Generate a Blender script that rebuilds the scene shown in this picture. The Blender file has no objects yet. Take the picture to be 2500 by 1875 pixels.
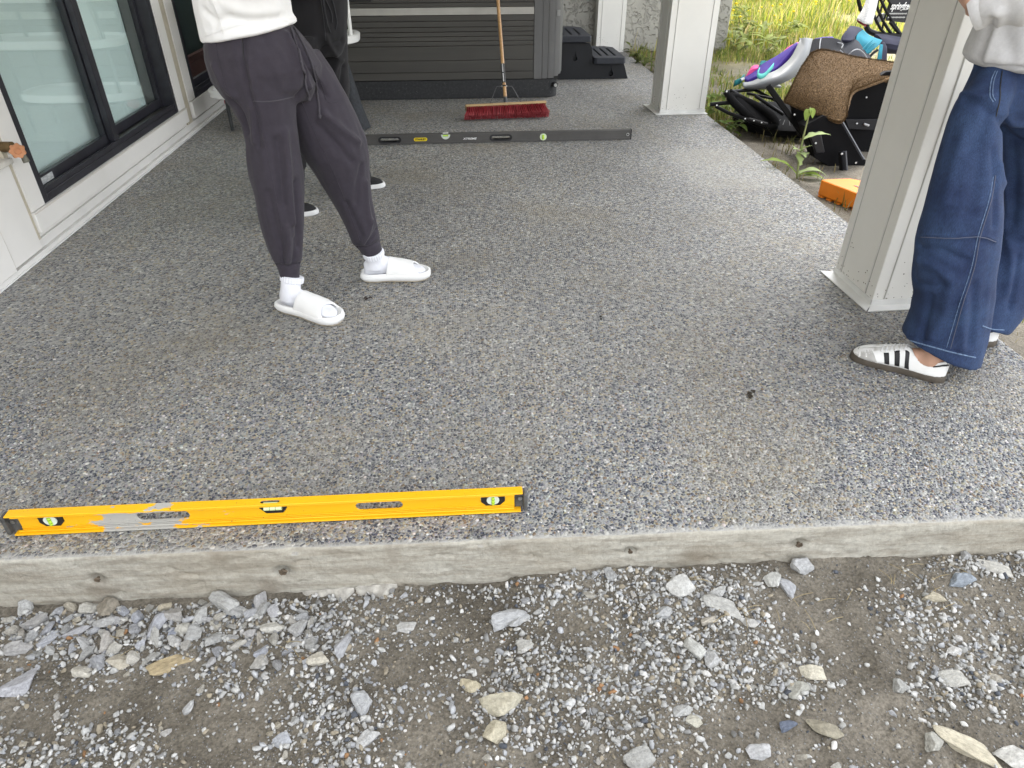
import bpy, bmesh, math, random
import numpy as np
from mathutils import Vector, Matrix
from mathutils.bvhtree import BVHTree
random.seed(7); RNG = np.random.default_rng(11)
SC = bpy.context.scene
COL = SC.collection

# ------------------------------------------------------------------ camera
CAMZ = 1.22
YAW, PITCH, ROLL, FPX = 0.0678907, 0.5933662, -0.0028259, 1676.863
def cam_axes():
    f = np.array([math.sin(YAW)*math.cos(PITCH), math.cos(YAW)*math.cos(PITCH), -math.sin(PITCH)])
    r = np.array([math.cos(YAW), -math.sin(YAW), 0.0]); u = np.cross(r, f)
    return r*math.cos(ROLL)+u*math.sin(ROLL), -r*math.sin(ROLL)+u*math.cos(ROLL), f
CR, CU, CF = cam_axes()
cam_d = bpy.data.cameras.new('camera'); cam = bpy.data.objects.new('camera', cam_d); COL.objects.link(cam)
cam_d.sensor_width = 36; cam_d.lens = 36*FPX/2500; cam_d.clip_start = 0.02; cam_d.clip_end = 2000
cam.matrix_world = Matrix(((CR[0], CU[0], -CF[0], 0), (CR[1], CU[1], -CF[1], 0), (CR[2], CU[2], -CF[2], CAMZ), (0, 0, 0, 1)))
SC.camera = cam

# ------------------------------------------------------------------ light
SUN_EL, SUN_AZ = math.radians(58), math.radians(-12)      # azimuth measured clockwise from +Y
world = bpy.data.worlds.new('World'); SC.world = world; world.use_nodes = True
wn = world.node_tree.nodes; wl = world.node_tree.links
sky = wn.new('ShaderNodeTexSky'); sky.sky_type = 'NISHITA'; sky.sun_disc = False
sky.sun_elevation = SUN_EL; sky.sun_rotation = SUN_AZ; sky.dust_density = 3.0; sky.air_density = 1.0; sky.ozone_density = 1.0
hs = wn.new('ShaderNodeHueSaturation'); hs.inputs['Saturation'].default_value = 0.14
wl.new(sky.outputs[0], hs.inputs['Color']); wl.new(hs.outputs[0], wn['Background'].inputs['Color'])
wn['Background'].inputs['Strength'].default_value = 0.15
sd = bpy.data.lights.new('sun', 'SUN'); sd.energy = 1.5; sd.angle = math.radians(25); sd.color = (1, 0.95, 0.86)
sun = bpy.data.objects.new('sun', sd); COL.objects.link(sun)
sdir = Vector((math.sin(SUN_AZ)*math.cos(SUN_EL), math.cos(SUN_AZ)*math.cos(SUN_EL), math.sin(SUN_EL)))
sun.rotation_euler = (-sdir).to_track_quat('-Z', 'Y').to_euler(); sun.location = (8, 6, 9)
vs = SC.view_settings; vs.view_transform = 'Standard'; vs.look = 'None'; vs.gamma = 1; vs.use_curve_mapping = False
vs.exposure = 2.72
SC.cycles.max_bounces = 8; SC.cycles.transparent_max_bounces = 12

# ------------------------------------------------------------------ point helpers (pixel of the photograph -> place)
def _ray(px, py): return CR*(px-1250)-CU*(py-937.5)+CF*FPX
def atx(px, py, x): d = _ray(px, py); return np.array([0, 0, CAMZ])+d*(x/d[0])
def aty(px, py, y): d = _ray(px, py); return np.array([0, 0, CAMZ])+d*(y/d[1])
def atz(px, py, z=0.0): d = _ray(px, py); return np.array([0, 0, CAMZ])+d*((z-CAMZ)/d[2])
def to_px(p):
    d = np.asarray(p, float)-np.array([0, 0, CAMZ]); w = d@CF
    return np.stack([1250+FPX*(d@CR)/w, 937.5-FPX*(d@CU)/w], -1)
def nrm(v): v = np.asarray(v, float); return v/(np.linalg.norm(v)+1e-12)

# value noise
_P = RNG.random((64, 64, 64))
def vnoise(p):
    p = np.asarray(p, float); i = np.floor(p).astype(int); f = p-i; f = f*f*(3-2*f); out = 0
    for dx in (0, 1):
        for dy in (0, 1):
            for dz in (0, 1):
                w = (f[..., 0] if dx else 1-f[..., 0])*(f[..., 1] if dy else 1-f[..., 1])*(f[..., 2] if dz else 1-f[..., 2])
                out = out+w*_P[(i[..., 0]+dx) % 64, (i[..., 1]+dy) % 64, (i[..., 2]+dz) % 64]
    return out*2-1
def fbm(p, o=3):
    p = np.asarray(p, float); s = 0; a = 1
    for k in range(o): s = s+a*vnoise(p*(2**k)+17.3*k); a *= .5
    return s

# ------------------------------------------------------------------ materials
MATS = {}
def mat(name, col, rough=.6, metal=0, var=.12, vs=6., bump=0., bs=80., col2=None, spec=.4, stretch=(1, 1, 1), sheen=0, coat=0, detail=4, thr=None, attr=None):
    if name in MATS: return MATS[name]
    m = bpy.data.materials.new(name); m.use_nodes = True; N = m.node_tree.nodes; L = m.node_tree.links
    b = N['Principled BSDF']; b.inputs['Roughness'].default_value = rough; b.inputs['Metallic'].default_value = metal
    b.inputs['Specular IOR Level'].default_value = spec; b.inputs['Sheen Weight'].default_value = sheen; b.inputs['Coat Weight'].default_value = coat
    tc = N.new('ShaderNodeTexCoord'); mp = N.new('ShaderNodeMapping'); mp.inputs['Scale'].default_value = stretch
    L.new(tc.outputs['Object'], mp.inputs[0])
    n = N.new('ShaderNodeTexNoise'); n.inputs['Scale'].default_value = vs; n.inputs['Detail'].default_value = detail; n.inputs['Roughness'].default_value = .62
    L.new(mp.outputs[0], n.inputs['Vector'])
    cr = N.new('ShaderNodeValToRGB'); cr.color_ramp.elements[0].position = .3; cr.color_ramp.elements[1].position = .7
    if thr: cr.color_ramp.elements[0].position, cr.color_ramp.elements[1].position = thr
    c = np.array(col, float); c2 = np.array(col2, float) if col2 is not None else np.minimum(c*(1+var), 1)
    c1 = c if col2 is not None else c*(1-var)
    cr.color_ramp.elements[0].color = (*c1, 1); cr.color_ramp.elements[1].color = (*c2, 1)
    L.new(n.outputs['Fac'], cr.inputs[0])
    src = cr.outputs[0]
    if attr:
        at = N.new('ShaderNodeAttribute'); at.attribute_name = attr
        mx = N.new('ShaderNodeMix'); mx.data_type = 'RGBA'; mx.blend_type = 'MULTIPLY'; mx.inputs[0].default_value = 1
        L.new(at.outputs['Color'], mx.inputs[6]); L.new(src, mx.inputs[7]); src = mx.outputs[2]
    L.new(src, b.inputs['Base Color'])
    if bump:
        n2 = N.new('ShaderNodeTexNoise'); n2.inputs['Scale'].default_value = bs; n2.inputs['Detail'].default_value = 5
        L.new(mp.outputs[0], n2.inputs['Vector'])
        bp = N.new('ShaderNodeBump'); bp.inputs['Strength'].default_value = min(1, bump); bp.inputs['Distance'].default_value = .002*max(1, bump)
        L.new(n2.outputs['Fac'], bp.inputs['Height']); L.new(bp.outputs[0], b.inputs['Normal'])
    MATS[name] = m; return m

def glass_mat():
    m = bpy.data.materials.new('window_glass'); m.use_nodes = True; N = m.node_tree.nodes; L = m.node_tree.links
    for n in list(N):
        if n.type != 'OUTPUT_MATERIAL': N.remove(n)
    o = [n for n in N][0]
    tr = N.new('ShaderNodeBsdfTransparent'); tr.inputs[0].default_value = (.955, .985, .98, 1)
    gl = N.new('ShaderNodeBsdfGlossy'); gl.inputs['Roughness'].default_value = .012; gl.inputs[0].default_value = (.95, 1, 1, 1)
    lw = N.new('ShaderNodeLayerWeight'); lw.inputs[0].default_value = .5
    pw = N.new('ShaderNodeMath'); pw.operation = 'POWER'; pw.inputs[1].default_value = 4.; L.new(lw.outputs['Facing'], pw.inputs[0])
    fr = N.new('ShaderNodeMath'); fr.operation = 'MULTIPLY_ADD'; fr.inputs[1].default_value = .88; fr.inputs[2].default_value = .09; L.new(pw.outputs[0], fr.inputs[0])
    mx = N.new('ShaderNodeMixShader')
    L.new(fr.outputs[0], mx.inputs[0]); L.new(tr.outputs[0], mx.inputs[1]); L.new(gl.outputs[0], mx.inputs[2]); L.new(mx.outputs[0], o.inputs['Surface'])
    return m

def palette_ramp(N, stops):
    cr = N.new('ShaderNodeValToRGB'); e = cr.color_ramp.elements
    cr.color_ramp.interpolation = 'CONSTANT'
    while len(e) > 1: e.remove(e[-1])
    e[0].position = 0; e[0].color = (*stops[0][1], 1)
    for p, c in stops[1:]:
        x = e.new(p); x.color = (*c, 1)
    return cr
PEB = [(.22, (.052, .058, .078)), (.47, (.140, .145, .156)), (.76, (.26, .262, .264)), (.89, (.31, .27, .195)), (.955, (.48, .47, .445)), (1.0, (.165, .118, .075))]
CEMENT = (.335, .33, .305)
def slab_material():
    m = bpy.data.materials.new('exposed_aggregate'); m.use_nodes = True; N = m.node_tree.nodes; L = m.node_tree.links; b = N['Principled BSDF']
    tc = N.new('ShaderNodeTexCoord')
    def noise(sc, det=3, vec=None):
        n = N.new('ShaderNodeTexNoise'); n.inputs['Scale'].default_value = sc; n.inputs['Detail'].default_value = det
        L.new(vec or tc.outputs['Object'], n.inputs['Vector']); return n
    def mth(op, a, bb=None, clamp=False):
        n = N.new('ShaderNodeMath'); n.operation = op; n.use_clamp = clamp
        for i, q in enumerate((a, bb)):
            if q is None: continue
            if isinstance(q, (int, float)): n.inputs[i].default_value = q
            else: L.new(q, n.inputs[i])
        return n.outputs[0]
    def mix(fac, a, bb, mode='MIX'):
        n = N.new('ShaderNodeMix'); n.data_type = 'RGBA'; n.blend_type = mode
        for i, q in ((0, fac), (6, a), (7, bb)):
            if isinstance(q, (int, float)): n.inputs[i].default_value = q
            elif isinstance(q, tuple): n.inputs[i].default_value = (*q, 1)
            else: L.new(q, n.inputs[i])
        return n.outputs[2]
    wn_ = noise(60, 2); va = N.new('ShaderNodeVectorMath'); va.operation = 'SCALE'; va.inputs['Scale'].default_value = .008
    L.new(wn_.outputs['Color'], va.inputs[0]); vb = N.new('ShaderNodeVectorMath'); vb.operation = 'ADD'
    L.new(tc.outputs['Object'], vb.inputs[0]); L.new(va.outputs[0], vb.inputs[1])
    v1 = N.new('ShaderNodeTexVoronoi'); v1.inputs['Scale'].default_value = 108; v1.voronoi_dimensions = '2D'; L.new(vb.outputs[0], v1.inputs['Vector'])
    v2 = N.new('ShaderNodeTexVoronoi'); v2.feature = 'DISTANCE_TO_EDGE'; v2.inputs['Scale'].default_value = 108; v2.voronoi_dimensions = '2D'; L.new(vb.outputs[0], v2.inputs['Vector'])
    sp = N.new('ShaderNodeSeparateColor'); L.new(v1.outputs['Color'], sp.inputs[0])
    stops = []; lo = 0
    for hi, c in PEB: stops.append((lo*.78, c)); lo = hi
    stops.append((.78, CEMENT))
    pal = palette_ramp(N, stops); L.new(sp.outputs[0], pal.inputs[0])
    shade = mth('ADD', mth('MULTIPLY', sp.outputs[1], .5), .75)
    peb = mix(1.0, pal.outputs[0], shade, 'MULTIPLY')
    mask = N.new('ShaderNodeMapRange'); mask.interpolation_type = 'SMOOTHSTEP'
    L.new(v2.outputs['Distance'], mask.inputs['Value']); mask.inputs['From Min'].default_value = .05; mask.inputs['From Max'].default_value = .13
    cem = noise(300, 2)
    cemc = mix(cem.outputs['Fac'], (.28, .275, .255), (.40, .395, .37))
    # bare cement border along the front nose
    sx = N.new('ShaderNodeSeparateXYZ'); L.new(tc.outputs['Object'], sx.inputs[0])
    edge = mth('ADD', mth('ADD', sx.outputs[1], mth('MULTIPLY', sx.outputs[0], .0172)), -1.1435)
    nb = noise(22, 4); edge = mth('SUBTRACT', edge, mth('MULTIPLY', nb.outputs['Fac'], .026))
    bord = N.new('ShaderNodeMapRange'); L.new(edge, bord.inputs['Value']); bord.inputs['From Min'].default_value = -.012; bord.inputs['From Max'].default_value = .006
    geo = N.new('ShaderNodeNewGeometry'); sz = N.new('ShaderNodeSeparateXYZ'); L.new(geo.outputs['Normal'], sz.inputs[0])
    up = N.new('ShaderNodeMapRange'); L.new(sz.outputs[2], up.inputs['Value']); up.inputs['From Min'].default_value = .8; up.inputs['From Max'].default_value = .95
    fac = mth('MULTIPLY', mth('MULTIPLY', mask.outputs[0], bord.outputs[0]), up.outputs[0])
    surf = mix(fac, cemc, peb)
    # stains: brown dust and darker damp, with a shape of their own
    st = noise(1.7, 5); str_ = N.new('ShaderNodeMapRange'); L.new(st.outputs['Fac'], str_.inputs['Value']); str_.inputs['From Min'].default_value = .5; str_.inputs['From Max'].default_value = .72
    surf = mix(mth('MULTIPLY', str_.outputs[0], .42), surf, (.27, .235, .165))
    st2 = noise(.8, 4); s2 = N.new('ShaderNodeMapRange'); L.new(st2.outputs['Fac'], s2.inputs['Value']); s2.inputs['From Min'].default_value = .35; s2.inputs['From Max'].default_value = .65; s2.inputs['To Min'].default_value = .82; s2.inputs['To Max'].default_value = 1.12
    surf = mix(1.0, surf, s2.outputs[0], 'MULTIPLY')
    # paler patched rectangle near the right edge
    def band(o, a, b):
        p = N.new('ShaderNodeMapRange'); L.new(mth('ADD', o, mth('MULTIPLY', nb.outputs['Fac'], .03)), p.inputs['Value']); p.inputs['From Min'].default_value = a-.03; p.inputs['From Max'].default_value = a+.03
        q = N.new('ShaderNodeMapRange'); L.new(mth('ADD', o, mth('MULTIPLY', nb.outputs['Fac'], .03)), q.inputs['Value']); q.inputs['From Min'].default_value = b-.03; q.inputs['From Max'].default_value = b+.03; q.inputs['To Min'].default_value = 1; q.inputs['To Max'].default_value = 0
        return mth('MULTIPLY', p.outputs[0], q.outputs[0])
    surf = mix(mth('MULTIPLY', mth('MULTIPLY', band(sx.outputs[0], 1.28, 1.80), band(sx.outputs[1], 3.62, 4.42)), .30), surf, (.40, .385, .345))
    # face of the form-poured edge: warm grey, streaks along it
    ms = N.new('ShaderNodeMapping'); ms.inputs['Scale'].default_value = (3, 3, 26); L.new(tc.outputs['Object'], ms.inputs[0])
    fn = noise(2.2, 12, ms.outputs[0]); fn.inputs['Roughness'].default_value = .68; f2 = noise(75, 10); f2.inputs['Roughness'].default_value = .7
    fc = N.new('ShaderNodeValToRGB'); L.new(fn.outputs['Fac'], fc.inputs[0])
    fc.color_ramp.elements[0].position = .3; fc.color_ramp.elements[0].color = (.28, .25, .20, 1); fc.color_ramp.elements[1].position = .6; fc.color_ramp.elements[1].color = (.49, .47, .41, 1)
    fr = N.new('ShaderNodeMapRange'); L.new(f2.outputs['Fac'], fr.inputs['Value']); fr.inputs['From Min'].default_value = .3; fr.inputs['From Max'].default_value = .7; fr.inputs['To Min'].default_value = .72; fr.inputs['To Max'].default_value = 1.12
    face = mix(1.0, fc.outputs[0], fr.outputs[0], 'MULTIPLY')
    d3 = noise(7, 8); dr = N.new('ShaderNodeMapRange'); L.new(d3.outputs['Fac'], dr.inputs['Value']); dr.inputs['From Min'].default_value = .58; dr.inputs['From Max'].default_value = .72
    face = mix(mth('MULTIPLY', dr.outputs[0], .62), face, (.15, .12, .085))
    d4 = noise(2.3, 7); dq = N.new('ShaderNodeMapRange'); L.new(d4.outputs['Fac'], dq.inputs['Value']); dq.inputs['From Min'].default_value = .45; dq.inputs['From Max'].default_value = .62
    face = mix(mth('MULTIPLY', dq.outputs[0], .35), face, (.30, .26, .195))
    fin = mix(up.outputs[0], face, surf)
    L.new(fin, b.inputs['Base Color']); b.inputs['Roughness'].default_value = .68; b.inputs['Specular IOR Level'].default_value = .45
    rn = noise(38, 12); rn.inputs['Roughness'].default_value = .72
    h = mth('ADD', mth('MULTIPLY', mth('SUBTRACT', 1., up.outputs[0]), mth('MULTIPLY', rn.outputs['Fac'], 2.2)), mth('MULTIPLY', fac, mth('MULTIPLY', v2.outputs['Distance'], 1.3)))
    h = mth('ADD', h, mth('MULTIPLY', noise(160, 4).outputs['Fac'], .25))
    bp = N.new('ShaderNodeBump'); bp.inputs['Strength'].default_value = .9; bp.inputs['Distance'].default_value = .004
    L.new(h, bp.inputs['Height']); L.new(bp.outputs[0], b.inputs['Normal'])
    return m

def stucco_material():
    m = mat('stucco', (.36, .35, .315), .9, var=.10, vs=2.5)
    N = m.node_tree.nodes; L = m.node_tree.links; b = N['Principled BSDF']
    tc = N.new('ShaderNodeTexCoord'); n = N.new('ShaderNodeTexNoise'); n.inputs['Scale'].default_value = 7; n.inputs['Detail'].default_value = 2; n.inputs['Distortion'].default_value = 1.2
    L.new(tc.outputs['Object'], n.inputs['Vector'])
    v = N.new('ShaderNodeTexVoronoi'); v.feature = 'SMOOTH_F1'; v.inputs['Scale'].default_value = 17; v.inputs['Smoothness'].default_value = .25
    va = N.new('ShaderNodeVectorMath'); va.operation = 'SCALE'; va.inputs['Scale'].default_value = .35; L.new(n.outputs['Color'], va.inputs[0])
    vb = N.new('ShaderNodeVectorMath'); L.new(tc.outputs['Object'], vb.inputs[0]); L.new(va.outputs[0], vb.inputs[1]); L.new(vb.outputs[0], v.inputs['Vector'])
    cr = N.new('ShaderNodeValToRGB'); cr.color_ramp.elements[0].position = .32; cr.color_ramp.elements[1].position = .46; L.new(v.outputs['Distance'], cr.inputs[0])
    n2 = N.new('ShaderNodeTexNoise'); n2.inputs['Scale'].default_value = 90; L.new(tc.outputs['Object'], n2.inputs['Vector'])
    ad = N.new('ShaderNodeMath'); ad.operation = 'MULTIPLY_ADD'; ad.inputs[1].default_value = .25; L.new(n2.outputs['Fac'], ad.inputs[0]); L.new(cr.outputs[0], ad.inputs[2])
    bp = N.new('ShaderNodeBump'); bp.inputs['Strength'].default_value = 1; bp.inputs['Distance'].default_value = .018
    L.new(ad.outputs[0], bp.inputs['Height']); L.new(bp.outputs[0], b.inputs['Normal'])
    return m

def ground_material():
    m = bpy.data.materials.new('soil'); m.use_nodes = True; N = m.node_tree.nodes; L = m.node_tree.links; b = N['Principled BSDF']
    tc = N.new('ShaderNodeTexCoord')
    def noise(sc, det=5):
        n = N.new('ShaderNodeTexNoise'); n.inputs['Scale'].default_value = sc; n.inputs['Detail'].default_value = det; n.inputs['Roughness'].default_value = .6; L.new(tc.outputs['Object'], n.inputs['Vector']); return n
    a = N.new('ShaderNodeValToRGB'); n1 = noise(5, 8); L.new(n1.outputs['Fac'], a.inputs[0])
    a.color_ramp.elements[0].position = .28; a.color_ramp.elements[0].color = (.088, .077, .060, 1); a.color_ramp.elements[1].position = .66; a.color_ramp.elements[1].color = (.205, .184, .150, 1)
    n3 = noise(140, 4); r = N.new('ShaderNodeMapRange'); L.new(n3.outputs['Fac'], r.inputs['Value']); r.inputs['From Min'].default_value = .3; r.inputs['From Max'].default_value = .7; r.inputs['To Min'].default_value = .58; r.inputs['To Max'].default_value = 1.42
    mx = N.new('ShaderNodeMix'); mx.data_type = 'RGBA'; mx.blend_type = 'MULTIPLY'; mx.inputs[0].default_value = 1; L.new(a.outputs[0], mx.inputs[6]); L.new(r.outputs[0], mx.inputs[7])
    at = N.new('ShaderNodeAttribute'); at.attribute_name = 'turf'
    tn = N.new('ShaderNodeValToRGB'); n5 = noise(2.5, 6); L.new(n5.outputs['Fac'], tn.inputs[0])
    tn.color_ramp.elements[0].position = .35; tn.color_ramp.elements[0].color = (.09, .085, .035, 1); tn.color_ramp.elements[1].position = .65; tn.color_ramp.elements[1].color = (.22, .19, .07, 1)
    m2 = N.new('ShaderNodeMix'); m2.data_type = 'RGBA'; L.new(at.outputs['Fac'], m2.inputs[0]); L.new(mx.outputs[2], m2.inputs[6]); L.new(tn.outputs[0], m2.inputs[7])
    L.new(m2.outputs[2], b.inputs['Base Color']); b.inputs['Roughness'].default_value = .85; b.inputs['Specular IOR Level'].default_value = .3
    bp = N.new('ShaderNodeBump'); bp.inputs['Strength'].default_value = .9; bp.inputs['Distance'].default_value = .016; n4 = noise(55, 12); L.new(n4.outputs['Fac'], bp.inputs['Height']); L.new(bp.outputs[0], b.inputs['Normal'])
    return m

def rock_material(name='crushed_stone', obj_random=True):
    m = bpy.data.materials.new(name); m.use_nodes = True; N = m.node_tree.nodes; L = m.node_tree.links; b = N['Principled BSDF']
    tc = N.new('ShaderNodeTexCoord')
    if obj_random:
        oi = N.new('ShaderNodeObjectInfo'); cr = N.new('ShaderNodeValToRGB'); L.new(oi.outputs['Random'], cr.inputs[0]); e = cr.color_ramp.elements
        e[0].color = (.37, .37, .36, 1); e[1].color = (.58, .58, .565, 1)
        for p, c in ((.25, (.48, .48, .465)), (.5, (.43, .44, .455)), (.72, (.55, .54, .515)), (.93, (.48, .44, .36))): x = e.new(p); x.color = (*c, 1)
        mulc = N.new('ShaderNodeMix'); mulc.data_type = 'RGBA'; mulc.blend_type = 'MULTIPLY'; mulc.inputs[0].default_value = 1
        L.new(cr.outputs[0], mulc.inputs[6]); L.new(oi.outputs['Color'], mulc.inputs[7]); src = mulc.outputs[2]
    else:
        at = N.new('ShaderNodeAttribute'); at.attribute_name = 'Col'; src = at.outputs['Color']
    n = N.new('ShaderNodeTexNoise'); n.inputs['Scale'].default_value = 3.5 if obj_random else 70; n.inputs['Detail'].default_value = 10; n.inputs['Roughness'].default_value = .7; L.new(tc.outputs['Object'], n.inputs['Vector'])
    r = N.new('ShaderNodeMapRange'); L.new(n.outputs['Fac'], r.inputs['Value']); r.inputs['From Min'].default_value = .3; r.inputs['From Max'].default_value = .68; r.inputs['To Min'].default_value = .55; r.inputs['To Max'].default_value = 1.12
    mx = N.new('ShaderNodeMix'); mx.data_type = 'RGBA'; mx.blend_type = 'MULTIPLY'; mx.inputs[0].default_value = 1; L.new(src, mx.inputs[6]); L.new(r.outputs[0], mx.inputs[7])
    L.new(mx.outputs[2], b.inputs['Base Color']); b.inputs['Roughness'].default_value = .85; b.inputs['Specular IOR Level'].default_value = .3
    bp = N.new('ShaderNodeBump'); bp.inputs['Strength'].default_value = 1. if obj_random else .6; bp.inputs['Distance'].default_value = .006 if obj_random else .0025; n4 = N.new('ShaderNodeTexNoise'); n4.inputs['Scale'].default_value = 7 if obj_random else 130; n4.inputs['Detail'].default_value = 9; n4.inputs['Roughness'].default_value = .65
    L.new(tc.outputs['Object'], n4.inputs['Vector']); L.new(n4.outputs['Fac'], bp.inputs['Height']); L.new(bp.outputs[0], b.inputs['Normal'])
    return m

def attr_material(name, rough=.7, spec=.4, trans=False):
    m = bpy.data.materials.new(name); m.use_nodes = True; N = m.node_tree.nodes; L = m.node_tree.links; b = N['Principled BSDF']
    at = N.new('ShaderNodeAttribute'); at.attribute_name = 'Col'; L.new(at.outputs['Color'], b.inputs['Base Color'])
    b.inputs['Roughness'].default_value = rough; b.inputs['Specular IOR Level'].default_value = spec
    if trans:
        o = [n for n in N if n.type == 'OUTPUT_MATERIAL'][0]; t = N.new('ShaderNodeBsdfTranslucent'); L.new(at.outputs['Color'], t.inputs[0])
        ms = N.new('ShaderNodeMixShader'); ms.inputs[0].default_value = .35; L.new(b.outputs[0], ms.inputs[1]); L.new(t.outputs[0], ms.inputs[2]); L.new(ms.outputs[0], o.inputs['Surface'])
    return m

# ------------------------------------------------------------------ object helpers
def tag(o, label=None, cat=None, group=None, kind=None):
    if label: o['label'] = label
    if cat: o['category'] = cat
    if group: o['group'] = group
    if kind: o['kind'] = kind
    return o
def thing(name, loc, label, cat, group=None, rz=0):
    o = bpy.data.objects.new(name, None); COL.objects.link(o); o.location = tuple(float(q) for q in loc); o.rotation_euler = (0, 0, rz); o.empty_display_size = .05
    return tag(o, label, cat, group)
def root_of(o):
    while o.parent: o = o.parent
    return o
def mesh_obj(name, verts, faces, m, parent=None, smooth=False, colors=None, local=False):
    verts = np.asarray(verts, float).reshape(-1, 3)
    if parent is not None and not local: verts = verts-np.array(root_of(parent).location)
    me = bpy.data.meshes.new(name)
    if isinstance(faces, np.ndarray):
        k = faces.shape[1]; me.vertices.add(len(verts)); me.vertices.foreach_set('co', verts.astype(np.float32).ravel())
        me.loops.add(faces.size); me.loops.foreach_set('vertex_index', faces.astype(np.int32).ravel())
        me.polygons.add(len(faces)); me.polygons.foreach_set('loop_start', np.arange(0, faces.size, k, dtype=np.int32))
        me.update(calc_edges=True)
    else: me.from_pydata([tuple(v) for v in verts], [], faces); me.update()
    if colors is not None:
        ca = me.color_attributes.new('Col', 'FLOAT_COLOR', 'POINT'); c = np.ones((len(verts), 4), np.float32); c[:, :3] = colors; ca.data.foreach_set('color', c.ravel())
    me.materials.append(m)
    if smooth: me.polygons.foreach_set('use_smooth', np.ones(len(me.polygons), bool))
    o = bpy.data.objects.new(name, me); COL.objects.link(o)
    if parent is not None: o.parent = parent
    return o

def rot_to(d):
    return np.array(Vector(tuple(d)).to_track_quat('Z', 'Y').to_matrix())
class MB:
    def __init__(s): s.v = []; s.f = []; s.n = 0
    def add(s, v, f):
        v = np.asarray(v, float).reshape(-1, 3); s.v.append(v); s.f += [tuple(int(i)+s.n for i in q) for q in f]; s.n += len(v); return s
    def box(s, x0, x1, y0, y1, z0, z1):
        return s.add([(x, y, z) for z in (z0, z1) for y in (y0, y1) for x in (x0, x1)], [(0, 2, 3, 1), (4, 5, 7, 6), (0, 1, 5, 4), (2, 6, 7, 3), (0, 4, 6, 2), (1, 3, 7, 5)])
    def obox(s, c, sz, R):
        h = np.array(sz)/2; p = np.array([(x, y, z) for z in (-1, 1) for y in (-1, 1) for x in (-1, 1)])*h
        return s.add(p@np.asarray(R).T+np.asarray(c), [(0, 2, 3, 1), (4, 5, 7, 6), (0, 1, 5, 4), (2, 6, 7, 3), (0, 4, 6, 2), (1, 3, 7, 5)])
    def rings(s, R, cap=True, closed=False):
        k = len(R); n = len(R[0]); f = []
        for i in range(k if closed else k-1):
            a = i*n; b = ((i+1) % k)*n
            for j in range(n): j2 = (j+1) % n; f.append((a+j, a+j2, b+j2, b+j))
        v = np.concatenate(R)
        if cap and not closed: f.append(tuple(range(n-1, -1, -1))); f.append(tuple(range((k-1)*n, k*n)))
        return s.add(v, f)
    def tube(s, pts, r, n=8, closed=False, flat=None):
        P = np.asarray(pts, float); k = len(P); r = np.full(k, r) if np.isscalar(r) else np.asarray(r)
        T = np.gradient(P, axis=0) if not closed else np.roll(P, -1, 0)-np.roll(P, 1, 0)
        up = np.array([0, 0, 1.]) if abs(nrm(T[0])[2]) < .9 else np.array([1., 0, 0]); R = []
        a = nrm(np.cross(T[0], up))
        for i in range(k):
            t = nrm(T[i]); a = nrm(a-t*(a@t)); b = np.cross(t, a); th = np.arange(n)*2*math.pi/n
            fl = 1 if flat is None else flat
            R.append(P[i]+r[i]*(np.cos(th)[:, None]*a+fl*np.sin(th)[:, None]*b))
        return s.rings(R, closed=closed)
    def prism(s, poly, vec):
        P = np.asarray(poly, float); return s.rings([P, P+np.asarray(vec, float)])
    def build(s, name, m, parent=None, smooth=False, bevel=0, local=False, seg=2, solid=0):
        o = mesh_obj(name, np.concatenate(s.v), s.f, m, parent, smooth, local=local)
        bm = bmesh.new(); bm.from_mesh(o.data); bmesh.ops.recalc_face_normals(bm, faces=bm.faces); bm.to_mesh(o.data); bm.free()
        if solid: md = o.modifiers.new('s', 'SOLIDIFY'); md.thickness = solid; md.offset = 0
        if bevel:
            md = o.modifiers.new('b', 'BEVEL'); md.width = bevel; md.segments = seg; md.limit_method = 'ANGLE'; md.angle_limit = math.radians(40)
        if smooth or bevel:
            o.data.polygons.foreach_set('use_smooth', np.ones(len(o.data.polygons), bool)); o.data.set_sharp_from_angle(angle=math.radians(40))
        return o
def crv(pts, n=24):
    """smooth polyline through points (Catmull-Rom)"""
    P = np.asarray(pts, float); P = np.vstack([2*P[0]-P[1], P, 2*P[-1]-P[-2]]); out = []
    k = len(P)-3; per = max(2, n//k)
    for i in range(k):
        for t in np.linspace(0, 1, per, endpoint=False):
            a, b, c, d = P[i:i+4]; out.append(.5*((2*b)+(c-a)*t+(2*a-5*b+4*c-d)*t*t+(3*b-3*c+d-a)*t**3))
    out.append(P[-2]); return np.array(out)
def boolean(o, cut):
    md = o.modifiers.new('cut', 'BOOLEAN'); md.operation = 'DIFFERENCE'; md.solver = 'EXACT'; md.object = cut
    bpy.context.view_layer.update(); dg = bpy.context.evaluated_depsgraph_get()
    me = bpy.data.meshes.new_from_object(o.evaluated_get(dg)); o.modifiers.clear(); o.data = me
    bpy.data.objects.remove(cut); return o
def lettering(text, size, m, parent, R, c, name='lettering', bold=.0, shear=0, depth=.0004, width=None, local=False):
    cu = bpy.data.curves.new('t', 'FONT'); cu.body = text; cu.size = size; cu.align_x = 'CENTER'; cu.align_y = 'CENTER'; cu.extrude = depth; cu.offset = bold; cu.shear = shear; cu.resolution_u = 3
    o = bpy.data.objects.new('t', cu); COL.objects.link(o); bpy.context.view_layer.update()
    me = bpy.data.meshes.new_from_object(o.evaluated_get(bpy.context.evaluated_depsgraph_get())); bpy.data.objects.remove(o)
    v = np.array([q.co[:] for q in me.vertices]); f = [tuple(p.vertices) for p in me.polygons]
    if width: v[:, 0] *= width/(v[:, 0].max()-v[:, 0].min())
    v = v@np.asarray(R, float).T+np.asarray(c)
    return mesh_obj(name, v, f, m, parent, local=local)
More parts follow.
